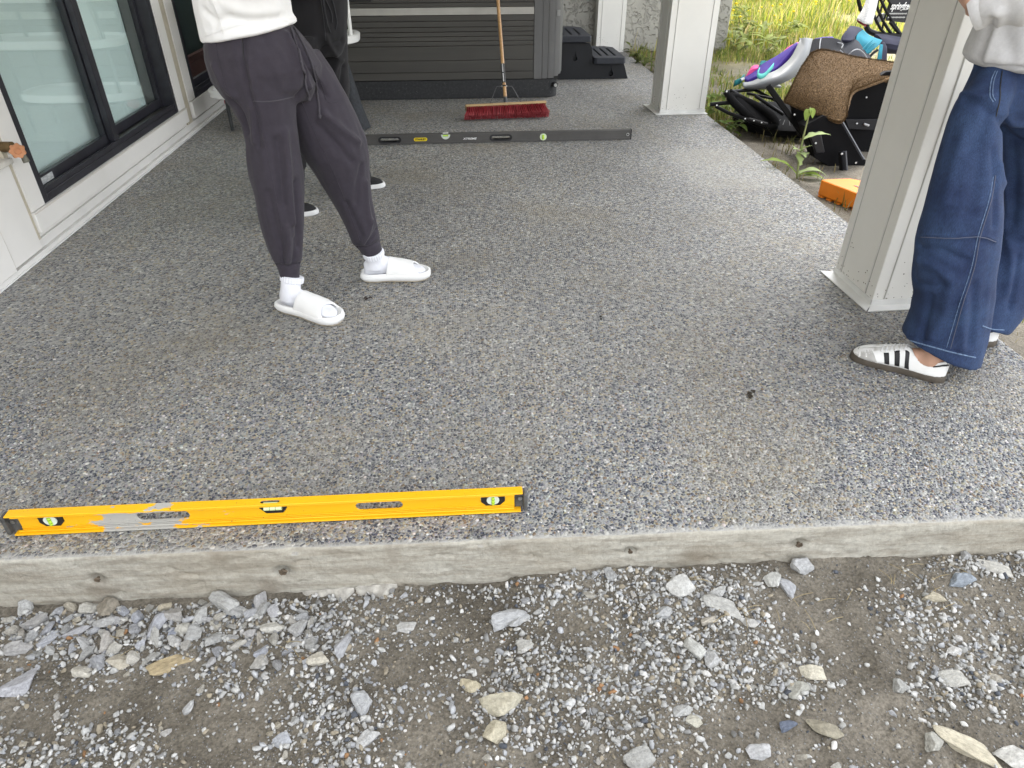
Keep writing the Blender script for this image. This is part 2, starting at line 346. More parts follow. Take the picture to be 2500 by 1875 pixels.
def stadium(cx, cz, w, h, n=8):
    r = h/2; out = []
    for i in range(n+1): a = -math.pi/2+math.pi*i/n; out.append((cx+w/2-r+r*math.cos(a), cz+r*math.sin(a)))
    for i in range(n+1): a = math.pi/2+math.pi*i/n; out.append((cx-w/2+r+r*math.cos(a), cz+r*math.sin(a)))
    return out
# ================================================================== SETTING
M_slab = slab_material(); M_soil = ground_material(); M_stucco = stucco_material(); M_glass = glass_mat()
M_white = mat('white_cladding', (.75, .735, .705), .45, var=.035, vs=3, bump=.05, bs=200)
M_trim = mat('grey_white_trim', (.68, .67, .645), .5, var=.05, vs=5)
M_caulk_shade = mat('tan_caulk_shade', (.50, .455, .36), .7, var=.12, vs=20)  # fills the joints, also paints one shadow strip beside the corner board
M_post = mat('taupe_post_cladding', (.74, .73, .69), .42, var=.03, vs=4)
M_seam = mat('cladding_seam', (.42, .415, .385), .6)
M_blackframe = mat('black_window_frame', (.024, .024, .031), .40, var=.3, vs=14)
M_dust = mat('dusty_black_track', (.05, .05, .047), .8, col2=(.17, .165, .145), vs=30, stretch=(1, .15, 1))
M_soffit = mat('white_soffit', (.62, .62, .60), .7)

def front_y(x): return 1.1430-.0172*x
SLAB_X0, SLAB_X1, SLAB_YB = -1.95, 1.845, 8.45
def ground_h(x, y):
    x = np.asarray(x, float); y = np.asarray(y, float)
    zf = np.interp(x, [-3, -1.1, -.6, -.2, .3, 1.4, 3], [-.168, -.162, -.158, -.142, -.120, -.116, -.11])
    d = np.clip(front_y(x)-y, 0, 1)
    zf = zf-.012*np.clip(d/.25, 0, 1)+.03*np.clip((d-.3)/.6, 0, 1)
    zs = -.085-.02*np.clip((x-1.85)/1.5, 0, 1)+.035*np.clip((y-6.5), 0, 60)*np.exp(-np.clip(y-6.5, 0, 60)/60)*.8+.02*np.clip(x-3.5, 0, 20)*.6
    w = np.clip((y-1.16)/.6, 0, 1); w = w*w*(3-2*w); z = zf*(1-w)+zs*w
    q = np.stack([x, y, 0*x], -1)
    near = np.exp(-np.clip(np.hypot(x-.3, y-.9)-1.5, 0, 50))
    z = z+.010*fbm(q*4.2, 3)*(.4+.6*near)+.0075*fbm(q*22, 3)*near+.02*fbm(q*.9, 2)*(1-near)
    inside = (x > SLAB_X0-.05) & (x < SLAB_X1-.02) & (y > front_y(x)+.02) & (y < SLAB_YB)
    return np.where(inside, -.30, z)
def grow(a, b, n, s): return a+(b-a)*((np.exp(s*np.linspace(0, 1, n))-1)/(math.exp(s)-1))
gx = np.concatenate([-grow(2.2, 300, 22, 6)[::-1], np.arange(-2.18, 2.6, .0125), np.arange(2.6, 8, .07), grow(8, 300, 24, 4)])
gy = np.concatenate([-grow(.1, 200, 14, 6)[::-1], np.arange(.0, .45, .05), np.arange(.45, 1.24, .0125), np.arange(1.24, 14, .07), grow(14, 400, 26, 4)])
GX, GY = np.meshgrid(gx, gy); GZ = ground_h(GX, GY)
nx, ny = len(gx), len(gy); idx = np.arange(nx*ny).reshape(ny, nx)
gf = np.stack([idx[:-1, :-1], idx[:-1, 1:], idx[1:, 1:], idx[1:, :-1]], -1).reshape(-1, 4)
ground = mesh_obj('ground', np.stack([GX, GY, GZ], -1).reshape(-1, 3), gf, M_soil, smooth=True); tag(ground, kind='structure')
turf = np.clip((GY-6.2)/3+.35*fbm(np.stack([GX*1.3, GY*1.3, 0*GX], -1), 3), 0, 1)*np.clip((GX-1.8)/.6, 0, 1)
turf = np.maximum(turf, np.clip((np.hypot(GX, GY-1)-6)/4, 0, 1)*np.where(GY < 6, 1, turf))
ta = ground.data.attributes.new('turf', 'FLOAT', 'POINT'); ta.data.foreach_set('value', turf.ravel().astype(np.float32))

# ---- patio slab: top sheet, rounded nose and rough poured face in one mesh
def make_slab():
    xs = np.arange(SLAB_X0, SLAB_X1+.001, .011); xs[-1] = SLAB_X1
    prof = [(.020, 0.), (.008, -.0004), (.004, -.0018), (.0015, -.0042), (.0002, -.008)]+[(0, -z) for z in np.arange(.013, .30, .0075)]
    V = []
    ys_top = np.concatenate([[SLAB_YB], np.linspace(8.2, 1.6, 34), [1.4, 1.25, 1.21]])
    rows = [[(x, yy+(front_y(x)-1.1430)*(1 if yy < 1.6 else 0), 0) for x in xs] for yy in ys_top]
    holes = [(aty(236, 1418, 1.155), .013), (aty(690, 1398, 1.15), .014), (aty(1540, 1352, 1.13), .010), (aty(1955, 1337, 1.12), .013)]
    for d, z in prof:
        X = xs; q = np.stack([X*9, np.full_like(X, z*45), X*0+3.1], -1); amt = min(1, abs(z)/.02)
        off = (.0012*fbm(q, 2)+.0011*fbm(np.stack([X*50, np.full_like(X, z*60), 0*X], -1), 3))*amt
        pit = fbm(np.stack([X*30, np.full_like(X, z*70), X*0+9], -1), 2); off = off+np.where(pit > .62, (pit-.62)*.02, 0)*amt
        chip = np.where(np.abs(z+.006) < .008, np.clip(fbm(np.stack([X*14, X*0, X*0+5], -1), 3)-.45, 0, 1)*.012, 0)
        for h, rr in holes:
            dd = np.hypot(X-h[0], z-h[2]); off = off+.035*np.exp(-(dd/rr)**2)
        lip = np.where((z < -.105) & (z > -.16), .0, 0)
        rows.append([(x, front_y(x)+d+o+c, z-c*.6) for x, o, c in zip(X, off, chip)])
    R = np.array(rows); ny_, nx_ = R.shape[:2]; ii = np.arange(nx_*ny_).reshape(ny_, nx_)
    f = np.stack([ii[:-1, :-1], ii[1:, :-1], ii[1:, 1:], ii[:-1, 1:]], -1).reshape(-1, 4)
    v = R.reshape(-1, 3)
    # right side wall
    col = ii[:, -1]; low = v[col].copy(); low[:, 2] = -.3; base = len(v); v = np.vstack([v, low])
    f2 = np.array([(col[i], col[i+1], base+i+1, base+i) for i in range(len(col)-1)])
    o = mesh_obj('patio_slab', v, np.vstack([f, f2]), M_slab, smooth=True); o.data.set_sharp_from_angle(angle=math.radians(50))
    return tag(o, kind='structure')
slab = make_slab()
def make_pebbles():
    n = 7; th = np.arange(n)*2*math.pi/n; sp = .0084
    X, Y = np.meshgrid(np.arange(-1.9, 1.84, sp), np.arange(1.14, 2.26, sp)); X = X+(np.arange(X.shape[0]) % 2)[:, None]*sp/2
    X = X.ravel()+RNG.uniform(-.36, .36, X.size)*sp; Y = Y.ravel()+RNG.uniform(-.36, .36, Y.size)*sp
    px = to_px(np.stack([X, Y, 0*X], -1)); keep = (px[:, 0] > -90) & (px[:, 0] < 2590)
    keep &= Y > front_y(X)+.013+.016*(fbm(np.stack([X*9, X*0, X*0], -1), 3)*.5+.5)
    keep &= RNG.random(X.size) < np.clip((2.26-Y)/.5, 0, 1)*.93
    X, Y = X[keep], Y[keep]; k = len(X)
    a = RNG.uniform(.0028, .0049, k)*RNG.choice([1, 1.25], k, p=[.88, .12]); b = a*RNG.uniform(.55, .95, k); ph = RNG.uniform(0, math.pi, k); h = a*RNG.uniform(.30, .55, k)
    irr = RNG.uniform(.84, 1.14, (k, n))
    rings = []
    for s, z in ((1.0, -.0006), (.80, .62)):
        u = a[:, None]*s*np.cos(th)*irr; w = b[:, None]*s*np.sin(th)*irr
        rings.append(np.stack([X[:, None]+u*np.cos(ph)[:, None]-w*np.sin(ph)[:, None], Y[:, None]+u*np.sin(ph)[:, None]+w*np.cos(ph)[:, None], np.broadcast_to((z if z < 0 else z*h[:, None]), u.shape)], -1))
    top = np.stack([X, Y, h], -1)[:, None]; V = np.concatenate([*rings, top], 1); m = 2*n+1
    fq = []
    for j in range(n):
        j2 = (j+1) % n; fq += [(j, j2, n+j2), (j, n+j2, n+j), (n+j, n+j2, 2*n)]
    F = (np.array(fq)[None]+(np.arange(k)*m)[:, None, None]).reshape(-1, 3)
    c = RNG.random(k); cols = np.zeros((k, 3)); lo = 0
    for hi, cc in PEB: s = (c >= lo) & (c < hi); cols[s] = cc; lo = hi
    cols *= RNG.uniform(.75, 1.25, k)[:, None]; cols *= 1+RNG.uniform(-.06, .06, (k, 3))
    stn = np.clip((fbm(np.stack([X*2.6, Y*2.6, X*0+4], -1), 3)-.05)*.8, 0, .38)[:, None]; cols = cols*(1-stn)+np.array([.25, .215, .15])*stn
    o = mesh_obj('aggregate_pebble', V.reshape(-1, 3), F, attr_material('pebble_stone', .5, .5), slab, smooth=True, colors=np.repeat(cols, m, 0))
    o['kind'] = 'stuff'; return o
make_pebbles()
for hx, hy, hyy, hr in ((236, 1418, 1.155, .007), (690, 1398, 1.15, .009), (1540, 1352, 1.13, .005), (1955, 1337, 1.12, .007)):   # dark brown discs paint the shade and brown stain of the form tie holes
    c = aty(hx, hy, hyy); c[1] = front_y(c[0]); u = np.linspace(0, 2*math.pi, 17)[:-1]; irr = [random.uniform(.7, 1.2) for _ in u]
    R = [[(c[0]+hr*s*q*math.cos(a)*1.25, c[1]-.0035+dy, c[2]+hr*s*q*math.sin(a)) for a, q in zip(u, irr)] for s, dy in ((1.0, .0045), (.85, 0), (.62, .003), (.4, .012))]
    MB().rings(R).build('tie_hole_shade_mark', mat('tie_hole_shade_stain', (.11, .085, .06), .95, var=.4, vs=60), slab, smooth=True)

# ---- house on the left with its back wing, clad posts, roof over the patio
house = thing('house', (-1.9, 3, 0), 'white clad house wall with black framed sliding windows along the patio, grey stucco wing behind', 'house')
XW = -1.866
mb = MB()      # cladding wall around the two openings (depth .2)
W1 = (3.13, 4.93, .175, 2.15); W2 = (5.30, 6.9, .185, 2.15)
def wall_y(mb, y0, y1, z0, z1): mb.box(XW-.2, XW-.030, y0, y1, z0, z1)
wall_y(mb, -3, W1[0], -.3, 5.4); wall_y(mb, W1[0], W1[1], -.3, W1[2]); wall_y(mb, W1[0], W1[1], W1[3], 5.4)
wall_y(mb, W1[1], W2[0], -.3, 5.4); wall_y(mb, W2[0], W2[1], -.3, W2[2]); wall_y(mb, W2[0], W2[1], W2[3], 5.4); wall_y(mb, W2[1], 8.45, -.3, 5.4)
mb.build('wall', M_white, house)
def part_box(name, m, *b, bevel=.002, parent=None): return MB().box(*b).build(name, m, parent or house, bevel=bevel)
part_box('base_flashing', M_trim, XW-.028, XW+.004, -1, 8.44, .003, .022, bevel=.001)
part_box('base_flashing', mat('bright_edge', (.74, .74, .73), .4), XW+.0045, XW+.014, -1, 8.44, .0015, .006, bevel=0)
part_box('base_board', M_trim, XW-.0295, XW-.014, 2.99, 8.43, .0225, .060)
# trim boards
part_box('trim_board', M_white, XW-.0295, XW-.006, 3.015, 3.128, .177, 2.3)
part_box('trim_board', M_white, XW-.0295, XW-.006, 4.932, 5.055, .177, 2.3)
part_box('trim_board', M_white, XW-.0295, XW-.012, 5.16, 5.298, .187, 2.3)
part_box('caulk_shade_line', M_caulk_shade, XW-.0292, XW-.0165, 5.056, 5.158, .055, 2.3)
part_box('sill_board', M_white, XW-.0295, XW+.002, 3.012, 5.05, .085, .1745, bevel=.004)
part_box('sill_board', M_white, XW-.0295, XW-.002, 5.19, 8.42, .075, .184, bevel=.004)
part_box('drip_edge', mat('sill_edge', (.62, .58, .54), .5), XW+.0022, XW+.006, 3.012, 5.05, .168, .1742, bevel=.001)
# siding steps on the near left
part_box('corner_board', M_white, XW-.0295, XW-.004, 2.765, 2.985, .028, .395, bevel=.003)
part_box('corner_board', M_white, XW-.0295, XW+.010, 1.0, 2.745, .025, 2.3, bevel=.003)
part_box('caulk_shade_line', M_caulk_shade, XW-.0292, XW-.004, 2.7455, 2.7645, .026, 2.3, bevel=0)
part_box('caulk_shade_line', M_caulk_shade, XW-.0292, XW-.0125, 2.9855, 3.0145, .060, 2.3, bevel=0)  # tan strip, the shadow along the corner board's edge put in as colour
part_box('ledge_trim', mat('ledge', (.60, .58, .53), .6), XW-.0295, XW+.012, 2.766, 3.0, .396, .418, bevel=.003)

M_blind = mat('pale_blind', (.84, .93, .92), .9, var=.05, vs=1.2)
def sliding_window(W, name, dark=False):
    y0, y1, z0, z1 = W; d = -.028
    fr = MB(); t = .045
    for b in ((y0, y0+t, z0, z1), (y1-t, y1, z0, z1), (y0+t+.0005, y1-t-.0005, z0, z0+.035), (y0+t+.0005, y1-t-.0005, z1-t, z1)): fr.box(XW-.11, XW-.010, *b)
    w = fr.build('window', M_blackframe, house, bevel=.003)
    part_box('track', M_dust, XW-.075, XW-.030, y0+.046, y1-.046, z0+.0355, z0+.044, bevel=.001, parent=w)
    part_box('track', M_blackframe, XW-.030, XW-.012, y0+.046, y1-.046, z0+.0355, z0+.060, bevel=.002, parent=w)
    ym = y0+(y1-y0)*.475
    for (a, b, xx, st) in ((y0+.046, ym+.02, XW-.062, 0), (ym+.022, y1-.046, XW-.098, 1)):
        s = MB(); rw = .05 if not st else .032
        s.box(xx-.014, xx+.014, b-.062 if not st else b-rw, b, z0+.046, z1-.046); s.box(xx-.014, xx+.014, a, a+(.022 if not st else .05), z0+.046, z1-.046)
        s.box(xx-.0135, xx+.0135, a, b, z0+.046, z0+.095); s.box(xx-.0135, xx+.0135, a, b, z1-.09, z1-.046)
        s.build('sash', M_blackframe, w, bevel=.002)
        MB().box(xx-.003, xx+.003, a+.01, b-.01, z0+.09, z1-.085).build('pane', M_glass, w)
    part_box('mullion', M_blackframe, XW-.046, XW-.012, ym-.03, ym+.03, z0+.0605, z1-.046, bevel=.004, parent=w)
    if not dark:
        part_box('sticker', mat('white_sticker', (.6, .62, .62), .6, col2=(.3, .32, .33), vs=120, stretch=(1, .3, 1)), XW-.0478, XW-.0472, y0+.075, y0+.21, z0+.055, z0+.085, bevel=0, parent=w)
        bl = MB(); ys = np.linspace(y0+.02, y1-.20, 60); zs = np.linspace(z0+.03, z1, 3)
        V = [(XW-.122+.003*math.sin(y*9)+.003*math.sin(y*23), y, z) for z in zs for y in ys]
        bl.add(V, [(k*60+i, k*60+i+1, (k+1)*60+i+1, (k+1)*60+i) for k in range(2) for i in range(59)]); bl.build('blind', M_blind, w, smooth=True)
        part_box('reveal', mat('grey_green_reveal', (.30, .34, .33), .9), XW-.24, XW-.205, y0-.05, y1+.05, z0-.02, z1+.05, bevel=0, parent=w)
    else:
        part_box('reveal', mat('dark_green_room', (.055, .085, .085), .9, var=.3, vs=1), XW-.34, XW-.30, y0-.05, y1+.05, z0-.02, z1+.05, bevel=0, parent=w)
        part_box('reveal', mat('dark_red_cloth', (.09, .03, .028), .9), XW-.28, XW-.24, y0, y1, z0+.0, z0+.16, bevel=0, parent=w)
    return w
w1 = sliding_window(W1, 'a'); w2 = sliding_window(W2, 'b', True)
# stucco wing behind the tub
MB().box(XW-.3, 3.035, 8.452, 15.5, -.02, 5.4).build('stucco_wall', M_stucco, house, bevel=.03, seg=3)
MB().box(XW-.3, 3.00, 8.49, 15.4, -.4, -.0205).build('foundation', mat('foundation', (.24, .23, .21), .9, bump=.6, bs=40), house)
# roof deck over the patio (above the frame)
MB().box(XW-.03, 2.05, 1.15, 8.451, 2.62, 2.90).build('patio_roof', M_soffit, house, bevel=.01)
part_box('fascia', M_white, 2.051, 2.08, 1.12, 8.45, 2.58, 2.93); part_box('fascia', M_white, XW-.03, 2.08, 1.12, 1.149, 2.58, 2.93)

def clad_post(name, x0, x1, y0, y1, label, flash=True, ztop=2.62):
    t = thing(name, ((x0+x1)/2, (y0+y1)/2, 0), label, 'post', 'clad posts holding up the patio roof')
    MB().box(x0, x1, y0, y1, .004, ztop).build('shaft', M_post, t, bevel=.003)
    s = MB(); g = .0022
    for (xa) in (x0+.045, x1-.045): s.box(xa-.0011, xa+.0011, y0-g, y0+.001, .02, ztop-.01)
    for (ya) in (y0+.05, y1-.05):
        for X in ((x0-g, x0+.001),): s.box(X[0], X[1], ya-.0011, ya+.0011, .02, ztop-.01)
    s.build('seam', M_seam, t)
    lip = MB()
    for (xa) in (x0+.049, x1-.041): lip.box(xa-.0015, xa+.0015, y0-.0035, y0+.001, .02, ztop-.01)
    for (ya) in (y0+.054, y1-.046): lip.box(x0-.0035, x0+.001, ya-.0015, ya+.0015, .02, ztop-.01)
    lip.build('seam_lip', mat('seam_lip', (.72, .715, .69), .35), t)
    if flash:
        m = mat('white_flashing', (.70, .70, .68), .4)
        for nm, poly in (('front', [(x0-.035, y0-.05), (x1+.012, y0-.042), (x1+.010, y0+.002), (x0+.002, y0+.002)]), ('side', [(x0-.040, y0-.046), (x0+.002, y0+.0005), (x0+.002, y1), (x0-.055, y1+.012)])):
            z = .0055
            b = MB(); P = [(x, y, .002) for x, y in poly]; b.prism(P, (0, 0, .0035)); b.build('base_flashing', m, t)
        MB().box(x0-.003, x1+.003, y0-.004, y0-.0005, .0056, .028).build('base_flashing', m, t)
        MB().box(x0-.004, x0-.0005, y0-.004, y1, .0056, .028).build('base_flashing', m, t)
    dg = MB()
    for k in range(70):   # mud spatter low on the shaft
        z = .03+.16*random.random()**2; r = random.uniform(.0008, .0022)
        if random.random() < .55: dg.box(x0+random.uniform(.06, .3)*(x1-x0)/.33, x0, y0-.0012, y0-.0002, z, z) if False else dg.obox((x0+random.uniform(.01, x1-x0-.01), y0-.0005, z), (r*2, .001, r*1.6), np.eye(3))
        else: dg.obox((x0-.0005, random.uniform(y0+.01, y1-.01), z), (.001, r*2, r*1.6), np.eye(3))
    dg.build('mud_spatter', mat('mud_spatter', (.12, .10, .07), .9), t)['kind'] = 'stuff'
    return t
clad_post('clad_post', 1.52, 1.845, 2.236, 2.535, 'near beige clad roof post with white base flashing, beside the person in jeans')
clad_post('clad_post', 1.497, 1.842, 5.385, 5.685, 'beige clad roof post beside the junk pile, second from the camera')
clad_post('clad_post', 1.505, 1.815, 8.30, 8.451, 'white clad half post against the stucco wall behind the black steps', flash=False)
# ================================================================== GRAVEL
def rock_template(seed, sub, flat=.7, angular=True):
    r = np.random.default_rng(seed); bm = bmesh.new(); bmesh.ops.create_icosphere(bm, subdivisions=sub, radius=1); bm.verts.ensure_lookup_table()
    v = np.array([q.co[:] for q in bm.verts]); f = np.array([[q.index for q in p.verts] for p in bm.faces]); bm.free()
    if angular:                                   # chop with random planes -> flat broken faces
        for k in range(11):
            d = nrm(r.normal(size=3)); c = r.uniform(.38, .78); t = v@d; v = v-np.outer(np.clip(t-c, 0, None), d)
    v = v*(1+.10*vnoise(v*2.1+seed))[:, None]*np.array([1, r.uniform(.6, .9), flat*r.uniform(.7, 1.1)])
    if sub >= 2: v = v*(1+.05*fbm(v*3.3+seed*3, 2)+.030*np.abs(fbm(v*9+seed, 3)))[:, None]
    return v, f
def rand_rot(k):
    q = RNG.normal(size=(k, 4)); q[:, 1:3] *= .45; q /= np.linalg.norm(q, axis=1)[:, None]; w, x, y, z = q.T
    return np.stack([1-2*(y*y+z*z), 2*(x*y-z*w), 2*(x*z+y*w), 2*(x*y+z*w), 1-2*(x*x+z*z), 2*(y*z-x*w), 2*(x*z-y*w), 2*(y*z+x*w), 1-2*(x*x+y*y)], -1).reshape(-1, 3, 3)
A7 = lambda a, b: (a*.5651, 1350+b*.5651)
A8 = lambda a, b: (1250+a*.5651, 1200+b*.5651)
DENSE = [A7(250, 270)+(200, 35), A7(800, 200)+(260, 35), A7(300, 850)+(170, 75), A7(1400, 700)+(140, 130), A7(300, 310)+(230, 55), A7(420, 480)+(60, 42), A7(2150, 650)+(50, 90), A7(1400, 330)+(160, 45), A7(950, 520)+(60, 50), A7(850, 250)+(220, 50),
         A8(700, 750)+(200, 115), A8(300, 1000)+(200, 100), A8(800, 480)+(150, 75), A8(1150, 820)+(150, 85), A8(1700, 560)+(90, 70), A8(1900, 850)+(150, 110), A8(300, 430)+(200, 45), A8(2000, 320)+(120, 35), A8(100, 750)+(110, 110)]
BARE = [A7(500, 560)+(150, 45), A7(950, 740)+(150, 110), A7(1080, 430)+(75, 32), A7(100, 720)+(60, 40), A7(1850, 820)+(60, 80), A7(1720, 500)+(55, 55), A7(1350, 560)+(0.1, .1),
        A8(1450, 640)+(150, 95), A8(300, 600)+(120, 45), A8(1000, 1010)+(170, 60), A8(1950, 1150)+(110, 70), A8(1550, 330)+(130, 35), A8(1650, 1100)+(140, 50), A8(1250, 500)+(80, 60), A8(1550, 850)+(90, 70)]
def density(x, y):
    p = to_px(np.stack([x, y, np.full_like(x, -.14)], -1)); d = .30+.25*fbm(np.stack([x*5, y*5, x*0], -1), 3)
    for cx, cy, rx, ry in DENSE: d = d+.75*np.exp(-((p[:, 0]-cx)/rx)**2-((p[:, 1]-cy)/ry)**2)
    for cx, cy, rx, ry in BARE: d = d-.58*np.exp(-((p[:, 0]-cx)/rx)**2-((p[:, 1]-cy)/ry)**2)
    return np.clip(d, .06, 1.05), p
def scatter(k, smin, smax, pw, tmpl, sink, name, mtl, dpow=1.0, dim=1.0):
    X = RNG.uniform(-1.86, 2.95, k); Y = RNG.uniform(.36, 1.135, k); keep = Y < front_y(X)-.006; X, Y = X[keep], Y[keep]
    d, p = density(X, Y); keep = (RNG.random(len(X)) < d**dpow) & (p[:, 0] > -900) & (p[:, 0] < 4200) & (p[:, 1] < 2250); X, Y, p = X[keep], Y[keep], p[keep]; k = len(X)
    s = smin+(smax-smin)*RNG.random(k)**pw; R = rand_rot(k); ti = RNG.integers(0, len(tmpl), k)
    Z = ground_h(X, Y)+s*sink
    V = []; F = []; n0 = 0; C = []
    base = np.array([[.45, .45, .435], [.53, .53, .515], [.40, .41, .425], [.60, .59, .57], [.24, .24, .235], [.33, .29, .22], [.30, .17, .085], [.10, .11, .13]])
    ci = RNG.choice(8, k, p=[.28, .22, .145, .10, .105, .11, .005, .035]); col = base[ci]*RNG.uniform(.8, 1.15, (k, 1))*dim
    for t, (tv, tf) in enumerate(tmpl):
        m = np.where(ti == t)[0]
        if not len(m): continue
        vv = np.einsum('kij,nj->kni', R[m], tv)*s[m][:, None, None]+np.stack([X, Y, Z], -1)[m][:, None]
        V.append(vv.reshape(-1, 3)); F.append((tf[None]+(np.arange(len(m))*len(tv))[:, None, None]).reshape(-1, 3)+n0); n0 += len(m)*len(tv); C.append(np.repeat(col[m], len(tv), 0))
    o = mesh_obj(name, np.concatenate(V), np.concatenate(F), mtl, colors=np.concatenate(C)); return o
M_rockA = rock_material('loose_gravel', False)
OCT = [(np.array([(1, 0, 0), (-.9, .1, 0), (0, .8, .1), (.1, -.85, 0), (0, .1, .7), (0, 0, -.7)], float)*s, np.array([(0, 2, 4), (2, 1, 4), (1, 3, 4), (3, 0, 4), (2, 0, 5), (1, 2, 5), (3, 1, 5), (0, 3, 5)])) for s in (np.array([1, 1, 1]), np.array([1, .7, .8]), np.array([.8, 1, .9]))]
t0 = [rock_template(100+i, 1) for i in range(8)]; t00 = [rock_template(150+i, 1, .75, False) for i in range(2)]
o = scatter(60000, .0028, .0072, 1.6, t0+t00, .25, 'gravel', M_rockA); tag(o, kind='stuff')
o = scatter(15400, .007, .0120, 1.7, [rock_template(200+i, 2) for i in range(10)], .30, 'gravel', M_rockA, 1.3); tag(o, kind='stuff')
o = scatter(82000, .0008, .0027, 1.5, OCT, .2, 'grit', M_rockA, .22, .58); tag(o, kind='stuff')

M_rock = rock_material('crushed_stone', True)
BIG = [rock_template(400+i, 4, .66) for i in range(12)]; BIGME = []
for v, f in BIG:
    me = bpy.data.meshes.new('stone'); me.from_pydata([tuple(q) for q in v], [], [tuple(int(i) for i in q) for q in f]); me.materials.append(M_rock); BIGME.append(me)
    me.polygons.foreach_set('use_smooth', np.ones(len(me.polygons), bool)); me.set_sharp_from_angle(angle=math.radians(28))
def stone(x, y, r, label, cat='stone', group=None, ti=None, sx=1., sy=1., sz=1., rz=None, tilt=.25, tint=(1, 1, 1), sink=.3, z=None):
    i = random.randrange(len(BIGME)) if ti is None else ti
    o = bpy.data.objects.new('stone', BIGME[i]); COL.objects.link(o); h = float(ground_h(x, y)) if z is None else z
    o.location = (x, y, h+r*.55*sz*sink*2-.002); o.scale = (r*sx, r*sy, r*sz); o.rotation_euler = (random.uniform(-tilt, tilt), random.uniform(-tilt, tilt), random.uniform(0, 6.28) if rz is None else rz); o.color = (*tint, 1)
    return tag(o, label, cat, group)
